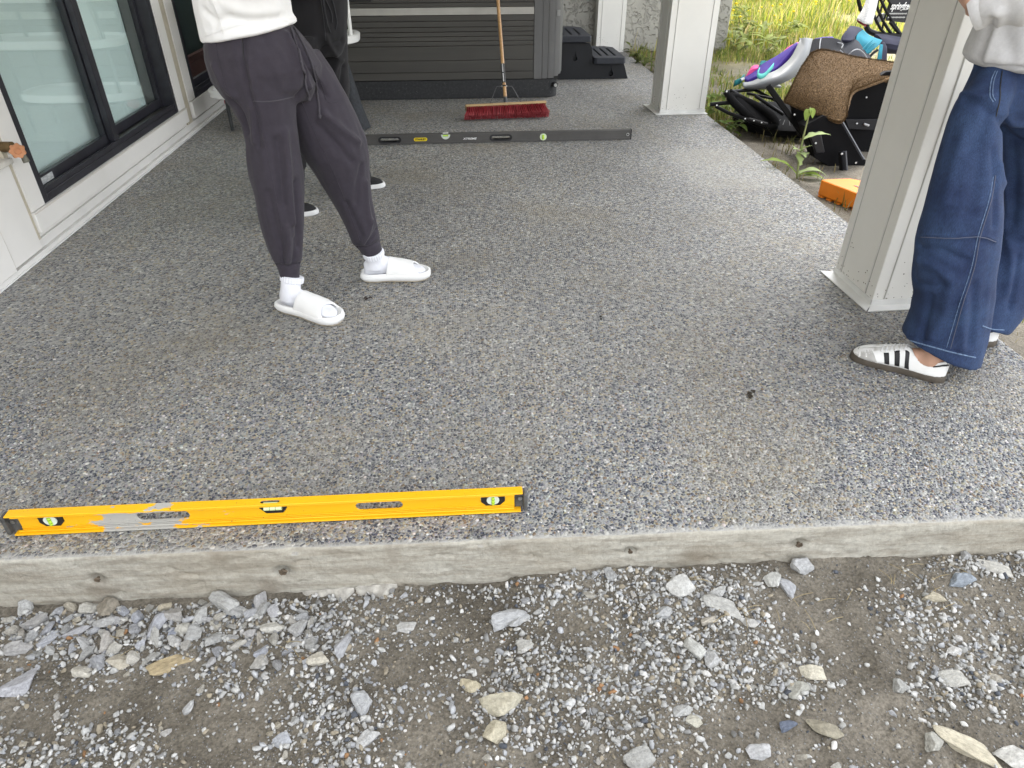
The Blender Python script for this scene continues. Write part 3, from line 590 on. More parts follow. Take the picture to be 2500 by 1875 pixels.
# the stones one can point at (photograph pixel of the centre, half-size in mm, stretch)
NAMED = [
 (A7(960, 215), 42, (1.1, .75, 1.0), -.5, 'big pale chunk of crushed stone against the slab face, in the left half', (1.1, 1.1, 1.1)),
 (A7(150, 300), 38, (1.0, .85, .9), .2, 'speckled round grey stone at the far left by the slab', (.78, .76, .74)),
 (A7(470, 240), 34, (1.0, 1.0, 1.1), .9, 'brown stone bedded against the slab face at the left', (.62, .57, .49)),
 (A7(330, 345), 36, (1.1, .6, .6), .3, 'flat pale stone lying left of the long leaning chunk', (1.0, .98, 1.0)),
 (A7(680, 310), 46, (.95, .52, .8), .95, 'long leaning grey chunk in the left stone pile', (.98, .98, 1.02)),
 (A7(760, 270), 34, (1.0, .7, .9), -.6, 'rounded grey chunk right of the long leaning one', (.85, .86, .9)),
 (A7(575, 330), 26, (.6, 1.0, .8), .2, 'upright grey stone in the middle of the left pile', (.92, .93, 1)),
 (A7(840, 350), 34, (1.1, .75, .7), -.4, 'pale knobbly stone below the left pile', (1.1, 1.1, 1.1)),
 (A7(745, 350), 24, (.8, 1, .8), .4, 'bluish stone between the long chunk and the knobbly stone', (.9, .95, 1.1)),
 (A7(1165, 325), 34, (1.1, .7, .7), .1, 'pale square stone just right of the left pile', (1.12, 1.12, 1.1)),
 (A7(1190, 250), 26, (.7, 1.1, .9), .3, 'pointed grey stone standing near the slab crack', (1, 1, 1.05)),
 (A7(1085, 262), 26, (1.1, .7, .8), .5, 'grey wedge of stone near the slab crack', (.95, .95, .97)),
 (A7(205, 335), 28, (.5, 1.1, .6), -.5, 'thin slanted flake of stone at the far left', (.95, .95, 1)),
 (A7(720, 485), 55, (1.15, .62, .45), .42, 'large flat tan slab of rock lying on bare mud', (.92, .80, .58)),
 (A7(95, 570), 46, (.8, 1.1, .6), -.6, 'broad pale stone near the left edge of the picture', (1.0, 1.0, 1.06)),
 (A7(1480, 405), 40, (.45, 1.15, .8), -.35, 'narrow upright grey stone in the middle gravel', (.78, .80, .86)),
 (A7(1375, 465), 28, (1, .9, .9), 0, 'chunky white stone beside the narrow upright one', (1.15, 1.15, 1.12)),
 (A7(1275, 388), 24, (1.1, .8, .8), .2, 'pale grey stone below the slab crack', (1.1, 1.1, 1.12)),
 (A7(1750, 320), 26, (1, .95, .8), .1, 'rounded white stone right of the slab crack', (1.12, 1.12, 1.12)),
 (A7(1565, 650), 34, (.9, 1.1, .9), .3, 'white and blue stone with a dark lower corner', (1.12, 1.14, 1.2)),
 (A7(2030, 575), 34, (.75, 1.1, .6), .15, 'yellowish pointed stone above the big cream block', (1.08, .98, .74)),
 (A7(2165, 665), 52, (1.0, .9, .8), -.2, 'big cream white block near the bottom middle', (1.35, 1.26, 1.02)),
 (A7(2140, 780), 36, (.85, 1.0, .8), .1, 'cream block below the biggest cream block', (1.15, 1.05, .82)),
 (A7(810, 675), 26, (.6, 1.2, .8), -.4, 'white standing flake alone on the mud', (1.15, 1.15, 1.16)),
 (A7(1230, 805), 26, (.9, .9, .9), .3, 'pale stone at the bottom beside a brown pebble', (1.05, 1.06, 1.1)),
 (A7(1590, 805), 26, (1.1, .9, .9), .6, 'pale angular stone in the bottom gravel bank', (1.05, 1.05, 1.05)),
 (A7(2185, 290), 52, (1.15, .6, .5), .25, 'flat pale slab of stone right of the level end', (1.05, 1.06, 1.08)),
 (A8(740, 410), 44, (.95, .95, .9), .3, 'big knobbly pale stone in the middle of the right gravel', (1.12, 1.12, 1.1)),
 (A8(915, 505), 46, (1.2, .7, .5), -.55, 'large sloping pale slab of stone in the right gravel', (1.1, 1.09, 1.06)),
 (A8(655, 520), 34, (.75, 1.0, .8), .2, 'smooth pale stone left of the large sloping slab', (1.1, 1.1, 1.1)),
 (A8(860, 545), 30, (1.2, .7, .7), .3, 'pale wedge under the large sloping slab', (1.1, 1.1, 1.12)),
 (A8(1025, 565), 26, (.9, 1, .8), -.3, 'pale stone at the right end of the large sloping slab', (1.05, 1.05, 1.05)),
 (A8(1135, 385), 36, (.65, 1.15, 1.0), -.1, 'tall white stone standing near the slab', (1.2, 1.2, 1.18)),
 (A8(1250, 330), 40, (.8, .9, 1.2), .4, 'curved white chunk leaning at the slab face', (1.12, 1.12, 1.12)),
 (A8(1190, 415), 34, (.6, 1.2, .8), .65, 'slanted pale flake beside the tall white stone', (1.02, 1.02, 1.04)),
 (A8(895, 440), 26, (1, .9, .9), .1, 'white stone above the large sloping slab', (1.15, 1.15, 1.15)),
 (A8(420, 360), 28, (.7, 1.2, .9), .1, 'grey double stone near the slab, centre', (.95, .96, .98)),
 (A8(335, 445), 22, (1.1, .8, .8), .1, 'grey stone below the grey double stone', (.9, .92, .95)),
 (A8(800, 690), 38, (.6, 1.2, .8), .5, 'long pale shard with a bright facet', (1.2, 1.19, 1.12)),
 (A8(865, 725), 28, (.85, 1, .8), 0, 'square pale stone right of the long shard', (1.1, 1.1, 1.1)),
 (A8(1315, 790), 32, (1.1, .75, 1.0), -.4, 'sharp triangular pale stone pointing up', (1.28, 1.22, 1.05)),
 (A8(1830, 460), 34, (1.2, .65, .7), -.2, 'pale flake with a dark edge at the right', (1.08, 1.06, .98)),
 (A8(1950, 385), 46, (1.2, .7, .6), .1, 'smooth blue grey stone at the right near the slab', (.66, .74, .86)),
 (A8(1960, 280), 26, (.9, .8, .8), .3, 'pale grey stone at the right end of the slab face', (.95, .95, .95)),
 (A8(2110, 340), 40, (1.3, .6, .6), -.6, 'long pale stone at the far right by the slab', (1.02, 1.02, 1)),
 (A8(1920, 800), 38, (1.2, .8, .6), -.2, 'broad pale stone near the right edge', (1.12, 1.1, 1.05)),
 (A8(2085, 812), 30, (1, .8, .5), .1, 'half buried sandy stone at the right edge', (1.0, .92, .78)),
 (A8(1680, 850), 28, (.9, 1, .8), .3, 'speckled grey stone right of the triangular one', (.95, .95, .93)),
 (A8(1240, 850), 32, (1.1, .7, .7), .2, 'buff stone left of the sharp triangular stone', (1.05, 1.02, .9)),
 (A8(1345, 1030), 40, (1, .9, .7), -.3, 'rough brownish stone low in the right half', (.85, .78, .62)),
 (A8(1975, 1110), 56, (1.25, .5, .6), -.72, 'longest stone, a tan bar in the bottom right corner', (1.12, 1.04, .84)),
 (A8(2160, 1160), 46, (1, .8, .7), .2, 'pale stone in the very corner beside the tan bar', (1.1, 1.1, 1.08)),
 (A8(785, 990), 26, (.8, 1, .8), -.4, 'bright yellowish white shard at the bottom', (1.3, 1.24, 1.05)),
 (A8(735, 950), 28, (1, .8, .8), .3, 'grey stone beside the yellowish white shard', (.98, .98, .96)),
 (A8(1060, 1130), 28, (1, .9, .9), .1, 'smooth pale grey stone at the bottom edge, right of centre', (1.02, 1.04, 1.1)),
 (A8(570, 1150), 36, (1.1, .9, .9), .2, 'mottled stone at the bottom edge, centre', (.9, .88, .82)),
 (A8(1190, 1010), 22, (1.2, .7, .7), .1, 'dark blue stone low in the right half', (.45, .52, .70)),
 (A8(1830, 1090), 34, (1, .9, .8), .5, 'pale stone left of the tan bar', (1.1, 1.08, 1.0)),
 (A8(1910, 690), 22, (1.1, .8, .9), 0, 'white stone at the right edge, mid height', (1.2, 1.2, 1.2)),
 (A8(55, 665), 30, (1.0, .8, .8), 0, 'pale angular stone right of the picture centre line', (1.08, 1.08, 1.06)),
 (A8(30, 545), 36, (1.1, .7, .5), .3, 'flat pale stone below the end of the yellow level', (1.0, 1.0, 1.0)),
]
used = []
for (p, r, sc, rz, lab, tint) in NAMED:
    g = atz(p[0], p[1], -.135); g = atz(p[0], p[1], float(ground_h(min(g[0], 2), min(g[1], front_y(g[0])-.012)))+.006); r = r*.001*1.02
    y = min(g[1], front_y(g[0])-r*.55)
    stone(g[0], y, r, lab, sx=sc[0], sy=sc[1], sz=sc[2]*.95, rz=rz, tilt=.22, tint=tint, sink=.28); used.append((g[0], y, r))
n = 0; tries = 0
while n < 238 and tries < 20000:
    tries += 1
    left = random.random() < .50
    if left:      # coarse pile along the left part of the slab face
        p = np.array([random.uniform(0, 760), random.gauss(1528, 36)]); r = random.uniform(.016, .034)
    else:
        p = np.array([random.uniform(-30, 2530), random.uniform(1390, 1890)]); r = random.uniform(.0085, .0145)
    g = atz(p[0], p[1], -.135); x, y = float(g[0]), float(g[1])
    if y > front_y(x)-.014: continue
    d, _ = density(np.array([x]), np.array([y]))
    if random.random() > d[0]: continue
    if any((x-a)**2+(y-b)**2 < ((.48 if left else .75)*(r+c))**2 for a, b, c in used): continue
    stone(x, y, r, 'small pale broken stone '+('in the stone heap against the left end of the slab face' if left and p[0] < 420 else 'in the heap against the slab face below the yellow level' if left else 'loose in the gravel near the left edge of the picture' if p[0] < 500 else 'loose in the gravel bank left of the cream blocks' if p[0] < 1150 else 'loose in the gravel close under the slab face, right half' if p[1] < 1520 else 'loose in the gravel right of the cream blocks' if p[0] < 1900 else 'loose in the muddy gravel of the bottom right corner'), group='loose stones in front of the slab', sx=random.uniform(.8, 1.15), sy=random.uniform(.65, 1), sz=random.uniform(.7, 1), tilt=.5, tint=(lambda g, c: tuple(g*q for q in c))(random.uniform(.85, 1.15), random.choice([(1, 1, 1), (1, 1, 1.03), (1.05, 1.05, 1.05), (.95, .97, 1.05), (1.03, 1, .93)])), sink=.25)
    used.append((x, y, r)); n += 1
# spilled cement sliver along the foot of the slab face
mb = MB(); P = []
t = thing('cement_spill', atz(880, 1440, -.14), 'thin broken white cement sliver along the foot of the slab face', 'concrete')
for (a, b, ph) in ((735, 862, 0.), (866, 968, 2.)):
    k = 60; xs = np.linspace(a, b, k); rows = []
    for d, dz in ((-.002, .004), (.008, .003), (.020, -.001), (.032, -.008), (.040, -.020), (.042, -.045)):
        r = []
        for i, q in enumerate(xs):
            e = min(1, .12+5*min(i, k-1-i)/k)*(.72+.28*math.sin(i*.15+ph)+.10*math.sin(i*.33)); g = aty(q, np.interp(q, [735, 968], [1452, 1428]), 1.135); x = g[0]
            r.append((x, front_y(x)-d*e-.002, g[2]-.010+dz+.0012*math.sin(i*.3+d*90)))
        rows.append(r)
    m = MB(); G = np.array(rows); n_ = len(rows); m.add(G.reshape(-1, 3), [(u*k+i, u*k+i+1, (u+1)*k+i+1, (u+1)*k+i) for u in range(n_-1) for i in range(k-1)]); m.build('cement_piece', mat('white_cement', (.36, .345, .31), .95, var=.35, vs=40, bump=1.5, bs=70), t, smooth=True)
# dry straws and clods
st = MB()
for k in range(46):
    p = random.choice([(1700, 1420), (2230, 1400), (2300, 1460), (300, 1560), (640, 1560), (1850, 1500), (2050, 1480)]); g = atz(p[0]+random.gauss(0, 60), p[1]+random.gauss(0, 25), -.13)
    if g[1] > front_y(g[0])-.02: continue
    a = random.uniform(0, 6.28); L_ = random.uniform(.02, .06); z = float(ground_h(g[0], g[1]))+.006
    st.tube([(g[0]-L_*math.cos(a)/2, g[1]-L_*math.sin(a)/2, z), (g[0], g[1], z+.006), (g[0]+L_*math.cos(a)/2, g[1]+L_*math.sin(a)/2, z+.002)], .0007, 4)
o = st.build('dry_straw', mat('straw', (.30, .24, .13), .8)); tag(o, kind='stuff')
# ================================================================== LEVELS, BROOM, TUB, STEPS, TAP, CART
M_black = mat('black_plastic', (.014, .014, .016), .5, var=.25, vs=12)
M_white_pl = mat('white_plastic', (.74, .74, .72), .35, var=.03, vs=3)
M_vial = mat('vial_green', (.45, .72, .06), .15, var=.15, vs=30, spec=.6)
M_vialcl = mat('vial_clear', (.62, .68, .60), .12, var=.1, vs=20, spec=.7)
M_steel = mat('steel', (.55, .55, .54), .3, 1, var=.15, vs=20)
M_txtw = mat('white_lettering', (.75, .75, .75), .5); M_txtb = mat('black_lettering', (.01, .01, .01), .5)

def yellow_paint():
    m = mat('worn_yellow_paint', (.82, .42, .006), .42, col2=(.86, .47, .010), vs=5, bump=.08, bs=150)
    N = m.node_tree.nodes; L = m.node_tree.links; b = N['Principled BSDF']; src = b.inputs['Base Color'].links[0].from_socket
    tc = N.new('ShaderNodeTexCoord'); mp = N.new('ShaderNodeMapping'); mp.inputs['Scale'].default_value = (1, 2, 2.6); L.new(tc.outputs['Object'], mp.inputs[0])
    n = N.new('ShaderNodeTexNoise'); n.inputs['Scale'].default_value = 13; n.inputs['Detail'].default_value = 7; n.inputs['Roughness'].default_value = .62; L.new(mp.outputs[0], n.inputs['Vector'])
    sx = N.new('ShaderNodeSeparateXYZ'); L.new(tc.outputs['Object'], sx.inputs[0])
    w = N.new('ShaderNodeValToRGB'); L.new(sx.outputs[0], w.inputs[0]); e = w.color_ramp.elements     # how much paint is gone along the level
    e[0].position = 0; e[0].color = (.42,)*3+(1,); e[1].position = 1; e[1].color = (.0,)*3+(1,)
    for p, c in ((.10, .38), (.17, .36), (.22, .62), (.36, .66), (.44, .50), (.56, .48), (.60, .30), (.66, .20)): x = e.new(p); x.color = (c, c, c, 1)
    ad = N.new('ShaderNodeMath'); ad.operation = 'ADD'; L.new(n.outputs['Fac'], ad.inputs[0]); L.new(w.outputs[0], ad.inputs[1])
    zt_ = N.new('ShaderNodeMapRange'); L.new(sx.outputs[2], zt_.inputs['Value']); zt_.inputs['From Min'].default_value = .055; zt_.inputs['From Max'].default_value = .058; zt_.inputs['To Max'].default_value = -.17
    a2 = N.new('ShaderNodeMath'); L.new(ad.outputs[0], a2.inputs[0]); L.new(zt_.outputs[0], a2.inputs[1]); ad = a2
    st = N.new('ShaderNodeMapRange'); L.new(ad.outputs[0], st.inputs['Value']); st.inputs['From Min'].default_value = 1.05; st.inputs['From Max'].default_value = 1.075
    mx = N.new('ShaderNodeMix'); mx.data_type = 'RGBA'; L.new(st.outputs[0], mx.inputs[0]); L.new(src, mx.inputs[6]); mx.inputs[7].default_value = (.42, .41, .38, 1)
    n3 = N.new('ShaderNodeTexNoise'); n3.inputs['Scale'].default_value = 190; n3.inputs['Detail'].default_value = 2; L.new(tc.outputs['Object'], n3.inputs['Vector'])
    s3 = N.new('ShaderNodeMapRange'); L.new(n3.outputs['Fac'], s3.inputs['Value']); s3.inputs['From Min'].default_value = .71; s3.inputs['From Max'].default_value = .74
    m3 = N.new('ShaderNodeMix'); m3.data_type = 'RGBA'; L.new(s3.outputs[0], m3.inputs[0]); L.new(mx.outputs[2], m3.inputs[6]); m3.inputs[7].default_value = (.10, .07, .03, 1)
    L.new(m3.outputs[2], b.inputs['Base Color']); return m
A = atz(33, 1309, 0.003); B = atz(1276, 1250, 0.003); ang = math.atan2(B[1]-A[1], B[0]-A[0]); LEN = float(np.hypot(*(B-A)[:2]))
yl = thing('spirit_level', (A[0], A[1], .0035), 'worn yellow I beam spirit level lying near the front edge of the slab', 'level', 'spirit levels on the slab', rz=ang)
M_yel = yellow_paint(); DW = .030; H = .062; yc = .013           # local: x along, y away from the camera, z up
def cutp(polys, y0, y1):
    m = MB()
    for P in polys: m.prism([(x, y0, z) for x, z in P], (0, y1-y0, 0))
    o = m.build('cut', M_yel, yl, local=True); o.parent = None; o.matrix_world = Matrix(); return o
web = MB().box(.022, LEN-.020, yc-.0022, yc+.0022, .0045, H-.0045).build('web', M_yel, yl, local=True); web.parent = None
hand = [stadium(.355, .033, .125, .026), stadium(.870, .033, .115, .026), [(.575, .0580), (.660, .0580), (.640, .026), (.598, .026)], [(.067, .054), (.125, .054), (.125, .030), (.108, .018), (.084, .018), (.067, .030)], [(1.118, .054), (1.178, .054), (1.178, .030), (1.160, .018), (1.136, .018), (1.118, .030)]]
boolean(web, cutp(hand, -.05, .08)); web.parent = yl
top = MB().box(.0, LEN, 0, .026, H-.0045, H).build('top_flange', M_yel, yl, local=True); top.parent = None
m = MB(); m.prism([(x, y, H-.02) for x, y in stadium(.612, .0135, .046, .011)], (0, 0, .04)); c = m.build('cut', M_yel, None); boolean(top, c); top.parent = yl
top.modifiers.new('b', 'BEVEL').width = .0012
MB().box(.004, LEN-.004, -.001, .027, 0, .0042).build('bottom_flange', M_yel, yl, local=True, bevel=.001)
for z in (.011, .0165, H-.010): MB().box(.022, LEN-.02, yc-.0046, yc-.0023, z-.0012, z+.0012).build('rib', M_yel, yl, local=True, bevel=.0006)
MB().box(.012, LEN-.02, yc-.0075, yc-.0024, .0046, .0092).build('rib', M_yel, yl, local=True, bevel=.0015)
MB().box(.012, LEN-.02, .0005, .0032, H-.0078, H-.0046).build('flange_lip', M_yel, yl, local=True, bevel=.0008)
M_cap = mat('scuffed_black_rubber', (.028, .028, .027), .6, col2=(.13, .13, .125), vs=28)
for x0, x1 in ((-.012, .0215), (LEN-.0195, LEN+.012)):
    near = x0 < .5; q = MB(); xi, xo = (x1, x0) if near else (x0, x1)
    q.prism([(xo, -.0005, .003), (xo, .0265, .003), (xo, .0265, H-.004), (xo, -.0005, H-.004)], ((.010 if near else -.010), 0, 0))
    e = q.build('end_cap', M_cap, yl, local=True, bevel=.003)
    MB().box(min(xi, xo)+.001, max(xi, xo)-.001, yc+.001, yc+.0225-.010, .005, H-.0052).build('cap_core', M_cap, e, local=True, bevel=.001)
    xs = (xi+xo)/2+(.002 if near else -.002); R = np.eye(3)
    MB().tube([(xs, yc-.004, .036), (xs, yc+.0005, .036)], .0055, 10).build('screw', M_steel, e, local=True, smooth=True)
for x, wd in ((.096, .056), (1.148, .058)):
    P = [(x-wd/2, .054), (x+wd/2, .054), (x+wd/2, .0305), (x+wd/4+.003, .0185), (x-wd/4-.003, .0185), (x-wd/2, .0305)]
    vb = MB(); vb.prism([(a, yc-.005, z) for a, z in P], (0, .010, 0)); v = vb.build('vial_block', M_black, yl, local=True, bevel=.0012)
    th = np.linspace(0, 2*math.pi, 25)[:-1]
    MB().rings([[(x+.0155*math.cos(t)*s, y, .038+.0145*math.sin(t)*s) for t in th] for s, y in ((1, yc-.0055), (1, yc-.0075), (.86, yc-.0078))]).build('vial_window', M_vialcl, v, local=True)
    MB().tube([(x, yc-.0085, .027), (x, yc-.0085, .049)], .0042, 10).build('vial', M_vial, v, local=True, smooth=True)
    for zz in (.033, .043): MB().tube([(x, yc-.0085, zz-.0005), (x, yc-.0085, zz+.0005)], .0044, 10).build('vial_line', M_txtb, v, local=True)
vb = MB(); vb.prism([(a, yc-.006, z) for a, z in [(.577, .0570), (.658, .0570), (.639, .028), (.599, .028)]], (0, .012, 0)); v = vb.build('vial_block', M_black, yl, local=True, bevel=.001)
MB().tube([(.598, yc-.0095, .048), (.640, yc-.0095, .048)], .0055, 10).build('vial', mat('vial_pale', (.62, .74, .40), .15), v, local=True, smooth=True)
for xx in (.612, .626): MB().tube([(xx-.0005, yc-.0095, .048), (xx+.0005, yc-.0095, .048)], .0057, 10).build('vial_line', M_txtb, v, local=True)
MB().tube([(.596, .0135, H-.0085), (.630, .0135, H-.0085)], .0042, 10).build('vial', mat('vial_pale', (.6,)*3), v, local=True, smooth=True)

# ---- long dark level
LB = 2.44; XR = 1.118; YB = 4.672; ab = .004
bl = thing('spirit_level', (XR-LB, YB-.006, .0), 'long dark grey box beam level behind the people in front of the broom', 'level', 'spirit levels on the slab', rz=ab)
M_lev = mat('dark_grey_anodised', (.075, .072, .069), .45, var=.12, vs=8, bump=.05)
body = MB().box(0, LB, 0, .028, .001, .064).build('beam', M_lev, bl, local=True); body.parent = None
lx = lambda wx: wx-(XR-LB)
m = MB()
for c_, w_ in ((lx(-.481), .150), (lx(.248), .150)): m.prism([(a, -.02, z) for a, z in stadium(c_, .031, w_-.028, .022)], (0, .08, 0))
cut = m.build('cut', M_lev, None); boolean(body, cut); body.parent = bl; body.modifiers.new('b', 'BEVEL').width = .0008
for z0, z1 in ((.050, .0635), (.0015, .013)): MB().box(.001, LB-.001, -.0022, -.0002, z0, z1).build('rail', M_lev, bl, local=True, bevel=.001)
for c_ in (lx(-.481), lx(.248)):
    g = MB(); th = stadium(c_, .031, .150, .042, 10); ti = stadium(c_, .031, .122, .022, 10)
    n = len(th); V = [(a, -.0035, z) for a, z in th]+[(a, -.0035, z) for a, z in ti]+[(a, .031, z) for a, z in ti]
    g.add(V, [(i, (i+1) % n, n+(i+1) % n, n+i) for i in range(n)]+[(n+i, n+(i+1) % n, 2*n+(i+1) % n, 2*n+i) for i in range(n)]); g.prism([(a, -.0034, z) for a, z in th][:3], (0, .001, 0)) if False else None
    g.build('hand_grip', M_black, bl, local=True)
Rf = np.array([[1, 0, 0], [0, 0, -1], [0, 1, 0]], float).T; Rf = np.array([[1, 0, 0], [0, 0, -1.], [0, 1, 0]])
bd = MB(); bd.prism([(a, -.0030, z) for a, z in stadium(lx(-.280), .031, .088, .022)], (0, .0028, 0)); bo = bd.build('badge', mat('badge_yellow', (.80, .60, .01), .4), bl, local=True)
lettering('STANLEY', .016, M_txtb, bo, Rf, (lx(-.280), -.0036, .031), bold=.0006, width=.070, local=True)
lettering('XTREME', .017, M_txtw, bl, Rf, (lx(.042), -.0008, .028), bold=.0004, shear=.25, width=.092, local=True)
vq = MB(); th = np.linspace(math.pi, 2*math.pi, 14); vq.prism([(lx(-.115)+.030*math.cos(t), -.003, .058+.030*math.sin(t)) for t in th], (0, .0028, 0)); v = vq.build('vial_window', M_vialcl, bl, local=True)
MB().tube([(lx(-.132), -.004, .052), (lx(-.098), -.004, .052)], .0055, 10).build('vial', M_vial, v, local=True, smooth=True)
MB().box(lx(-.133), lx(-.097), -.004, .020, .0641, .0675).build('vial_top', M_white_pl, bl, local=True, bevel=.001)
vq = MB(); th = np.linspace(0, 2*math.pi, 23)[:-1]; vq.prism([(lx(.530)+.0225*math.cos(t), -.003, .030+.0225*math.sin(t)) for t in th], (0, .0028, 0)); v = vq.build('vial_window', mat('vial_rim', (.66, .74, .52), .2), bl, local=True)
MB().tube([(lx(.530), -.0045, .016), (lx(.530), -.0045, .044)], .0075, 10).build('vial', M_vial, v, local=True, smooth=True)
MB().box(LB, LB+.006, -.003, .031, .0, .066).build('end_cap', M_black, bl, local=True, bevel=.001)
tr = np.linspace(0, 2*math.pi, 17)[:-1]; MB().tube([(LB-.020+.0085*math.cos(t), -.0024, .034+.0085*math.sin(t)) for t in tr], .0016, 6, closed=True).build('hang_ring', M_steel, bl, local=True)
MB().box(-.006, 0, -.003, .031, .0, .066).build('end_cap', M_black, bl, local=True, bevel=.001)

# ---- push broom leaning on the tub
bc = np.array([.330, 5.36, .066]); br = thing('push_broom', (bc[0], bc[1], 0), 'push broom with red bristles and wooden handle leaning on the hot tub', 'broom')
M_wood = mat('broom_handle_wood', (.36, .19, .075), .35, col2=(.60, .38, .19), vs=9, stretch=(14, 14, .6), coat=.3)
M_block = mat('broom_block_wood', (.42, .29, .15), .6, var=.2, vs=20, stretch=(.3, 6, 6))
tilt = math.radians(47); fd = np.array([0, -math.cos(tilt), -math.sin(tilt)]); up_ = np.array([0, -math.sin(tilt), math.cos(tilt)]); rx = nrm(np.array([1, .045, .020]))
fd = nrm(fd-rx*(fd@rx)); up_ = np.cross(fd, rx); up_ = up_*np.sign(up_[2]); Rb = np.stack([rx, up_, fd], 1)
cb = np.array([.325, 5.372, .082]); MB().obox(cb, (.602, .060, .020), Rb).build('block', M_block, br, bevel=.004)
V = []; F = []; C = []; n0 = 0
bw = np.linspace(-.285, .285, 46)
for r_ in range(5):
    for a in bw:
        w_ = (r_-2)*.0125; base = cb+rx*(a+random.uniform(-.002, .002))+up_*w_+fd*.010
        for s_ in range(13):
            sp = np.array([a*.09+random.gauss(0, .0032), w_*.75+random.gauss(0, .0032)]); ln = .082+random.gauss(0, .0022)
            o0 = base+rx*random.gauss(0, .0016)+up_*random.gauss(0, .0016); tip = base+fd*ln+rx*sp[0]+up_*sp[1]
            if tip[2] < .002: tip[2] = .002+random.random()*.002
            mid = (o0+tip)/2+rx*sp[0]*-.1; wv = nrm(np.cross(fd, np.array([random.gauss(0, 1), random.gauss(0, 1), random.gauss(0, 1)])))*.0016
            V += [o0-wv, o0+wv, mid-wv, mid+wv, tip-wv*1.1, tip+wv*1.1]; F += [(n0, n0+1, n0+3, n0+2), (n0+2, n0+3, n0+5, n0+4)]; n0 += 6
            cc = np.array([.34, .026, .036])*random.uniform(.6, 1.25); cc2 = np.array([.42, .075, .085])*random.uniform(.7, 1.2)
            C += [cc*.9, cc*.9, cc, cc, cc2, cc2]
o = mesh_obj('bristles', np.array(V), F, attr_material('red_bristle', .55, .4), br, colors=np.array(C)); o['kind'] = 'stuff'
MB().obox(cb+fd*.038, (.555, .048, .048), Rb).build('bristle_core', mat('red_bristle_core', (.16, .015, .02), .8), br)
h0 = cb-fd*.004+np.array([0, 0, .006]); h1 = np.array([.300, 5.985, .82]); hd = nrm(h1-h0)
top_h = h0+hd*1.52
MB().tube([h0+hd*t for t in (.045, .5, 1.0, 1.5)], .0130, 14).build('handle', M_wood, br, smooth=True)
MB().tube([h0+hd*t for t in (-.005, .02, .06)], [.0165, .0145, .0130], 12).build('socket', mat('grey_socket', (.06, .065, .07), .5), br, smooth=True)
lab0, lab1 = .165, .315
MB().tube([h0+hd*t for t in (lab0, lab1)], .0135, 14).build('label', M_txtb, br, smooth=True)
side = nrm(np.cross(hd, np.array([0, -1., .35]))); fwd = nrm(np.cross(side, hd)); fwd = fwd if fwd[1] < 0 else -fwd
lm = MB()
for k in range(17):
    if k == 8: continue
    t = lab0+.008+k*.0083; w_ = random.uniform(.0040, .0062); lm.obox(h0+hd*(t+.003)+fwd*.01275-side*.0035*np.sign(side[0]), (.0085, .0024, w_), np.stack([side, fwd, hd], 1))
lm.build('label_print', M_txtw, br)
MB().tube([h0+hd*.135-fwd*0, h0+hd*.147], .0140, 12).build('clamp', mat('clamp_dark', (.03, .025, .02), .4, .5), br)
for s_ in (-1, 1):
    sx = np.array([s_*1., 0, 0]); k0 = h0+hd*.141
    P = [k0+sx*.012, k0+sx*.045+np.array([0, 0, -.001]), k0+sx*.062+np.array([0, -.002, -.010]), cb+rx*s_*.112-fd*.030, cb+rx*s_*.125-fd*.009]
    MB().tube(crv(P, 20), .0062, 6, flat=.5).build('brace', mat('brace_steel', (.085, .085, .09), .5), br, smooth=True)
    MB().tube([k0+sx*.0135, k0+sx*.023], [.0052, .0035], 8).build('bolt', M_white_pl, br, smooth=True)

# ---- hot tub
tub = thing('hot_tub', (-.3, 7.1, 0), 'dark slatted hot tub with a pale stripe at the back of the patio', 'hot tub')
TY = 6.03; TX0, TX1 = -1.45, .832
M_tub = mat('tub_dark_slat', (.060, .057, .051), .55, var=.16, vs=4, stretch=(.15, 1, 3), bump=.1)
M_tubc = mat('tub_corner_grey', (.115, .115, .115), .5, var=.1, vs=3)
zs = [.148, .206, .293, .398, .432, .465, .498, .532, .573, .615]
for a, b in zip(zs[:-1], zs[1:]): MB().box(TX0+.1, .592, TY, TY+.05, a+.0008, b-.0008).build('slat', M_tub, tub, bevel=.0035)
MB().box(TX0+.1, .592, TY-.001, TY+.05, .616, .666).build('stripe', mat('tub_pale_stripe', (.40, .39, .36), .5), tub, bevel=.002)
for a, b in zip((.667, .70, .735, .77, .805), (.70, .735, .77, .805, .86)): MB().box(TX0+.1, .592, TY, TY+.05, a+.0008, b-.0008).build('slat', M_tub, tub, bevel=.0035)
MB().box(TX0+.08, TX1-.03, TY+.045, 8.1, .13, .862).build('shell', mat('tub_shell', (.02, .02, .02), .6), tub)
MB().box(TX0+.02, TX1-.01, TY+.02, 8.12, .863, .96).build('cover', mat('tub_cover', (.04, .032, .028), .6), tub, bevel=.02)
MB().box(-.86, -.655, TY-.012, TY, .714, .738).build('vent', M_black, tub, bevel=.003)
def arc_panel(a0, a1, z0, z1, r, cx, cy, name, m, th=.03, bev=.002):
    t = np.linspace(a0, a1, 8); q = MB(); O = [(cx+r*math.sin(u), cy-r*math.cos(u)) for u in t]; I = [(cx+(r-th)*math.sin(u), cy-(r-th)*math.cos(u)) for u in t][::-1]
    q.prism([(x, y, z0) for x, y in O+I], (0, 0, z1-z0)); return q.build(name, m, tub, bevel=bev)
MB().box(.5935, .660, TY-.004, TY+.03, .146, .865).build('corner_panel', M_tubc, tub, bevel=.002)
MB().box(.6615, .708, TY-.003, TY+.03, .148, .865).build('corner_panel', M_tubc, tub, bevel=.002)
R_ = .125
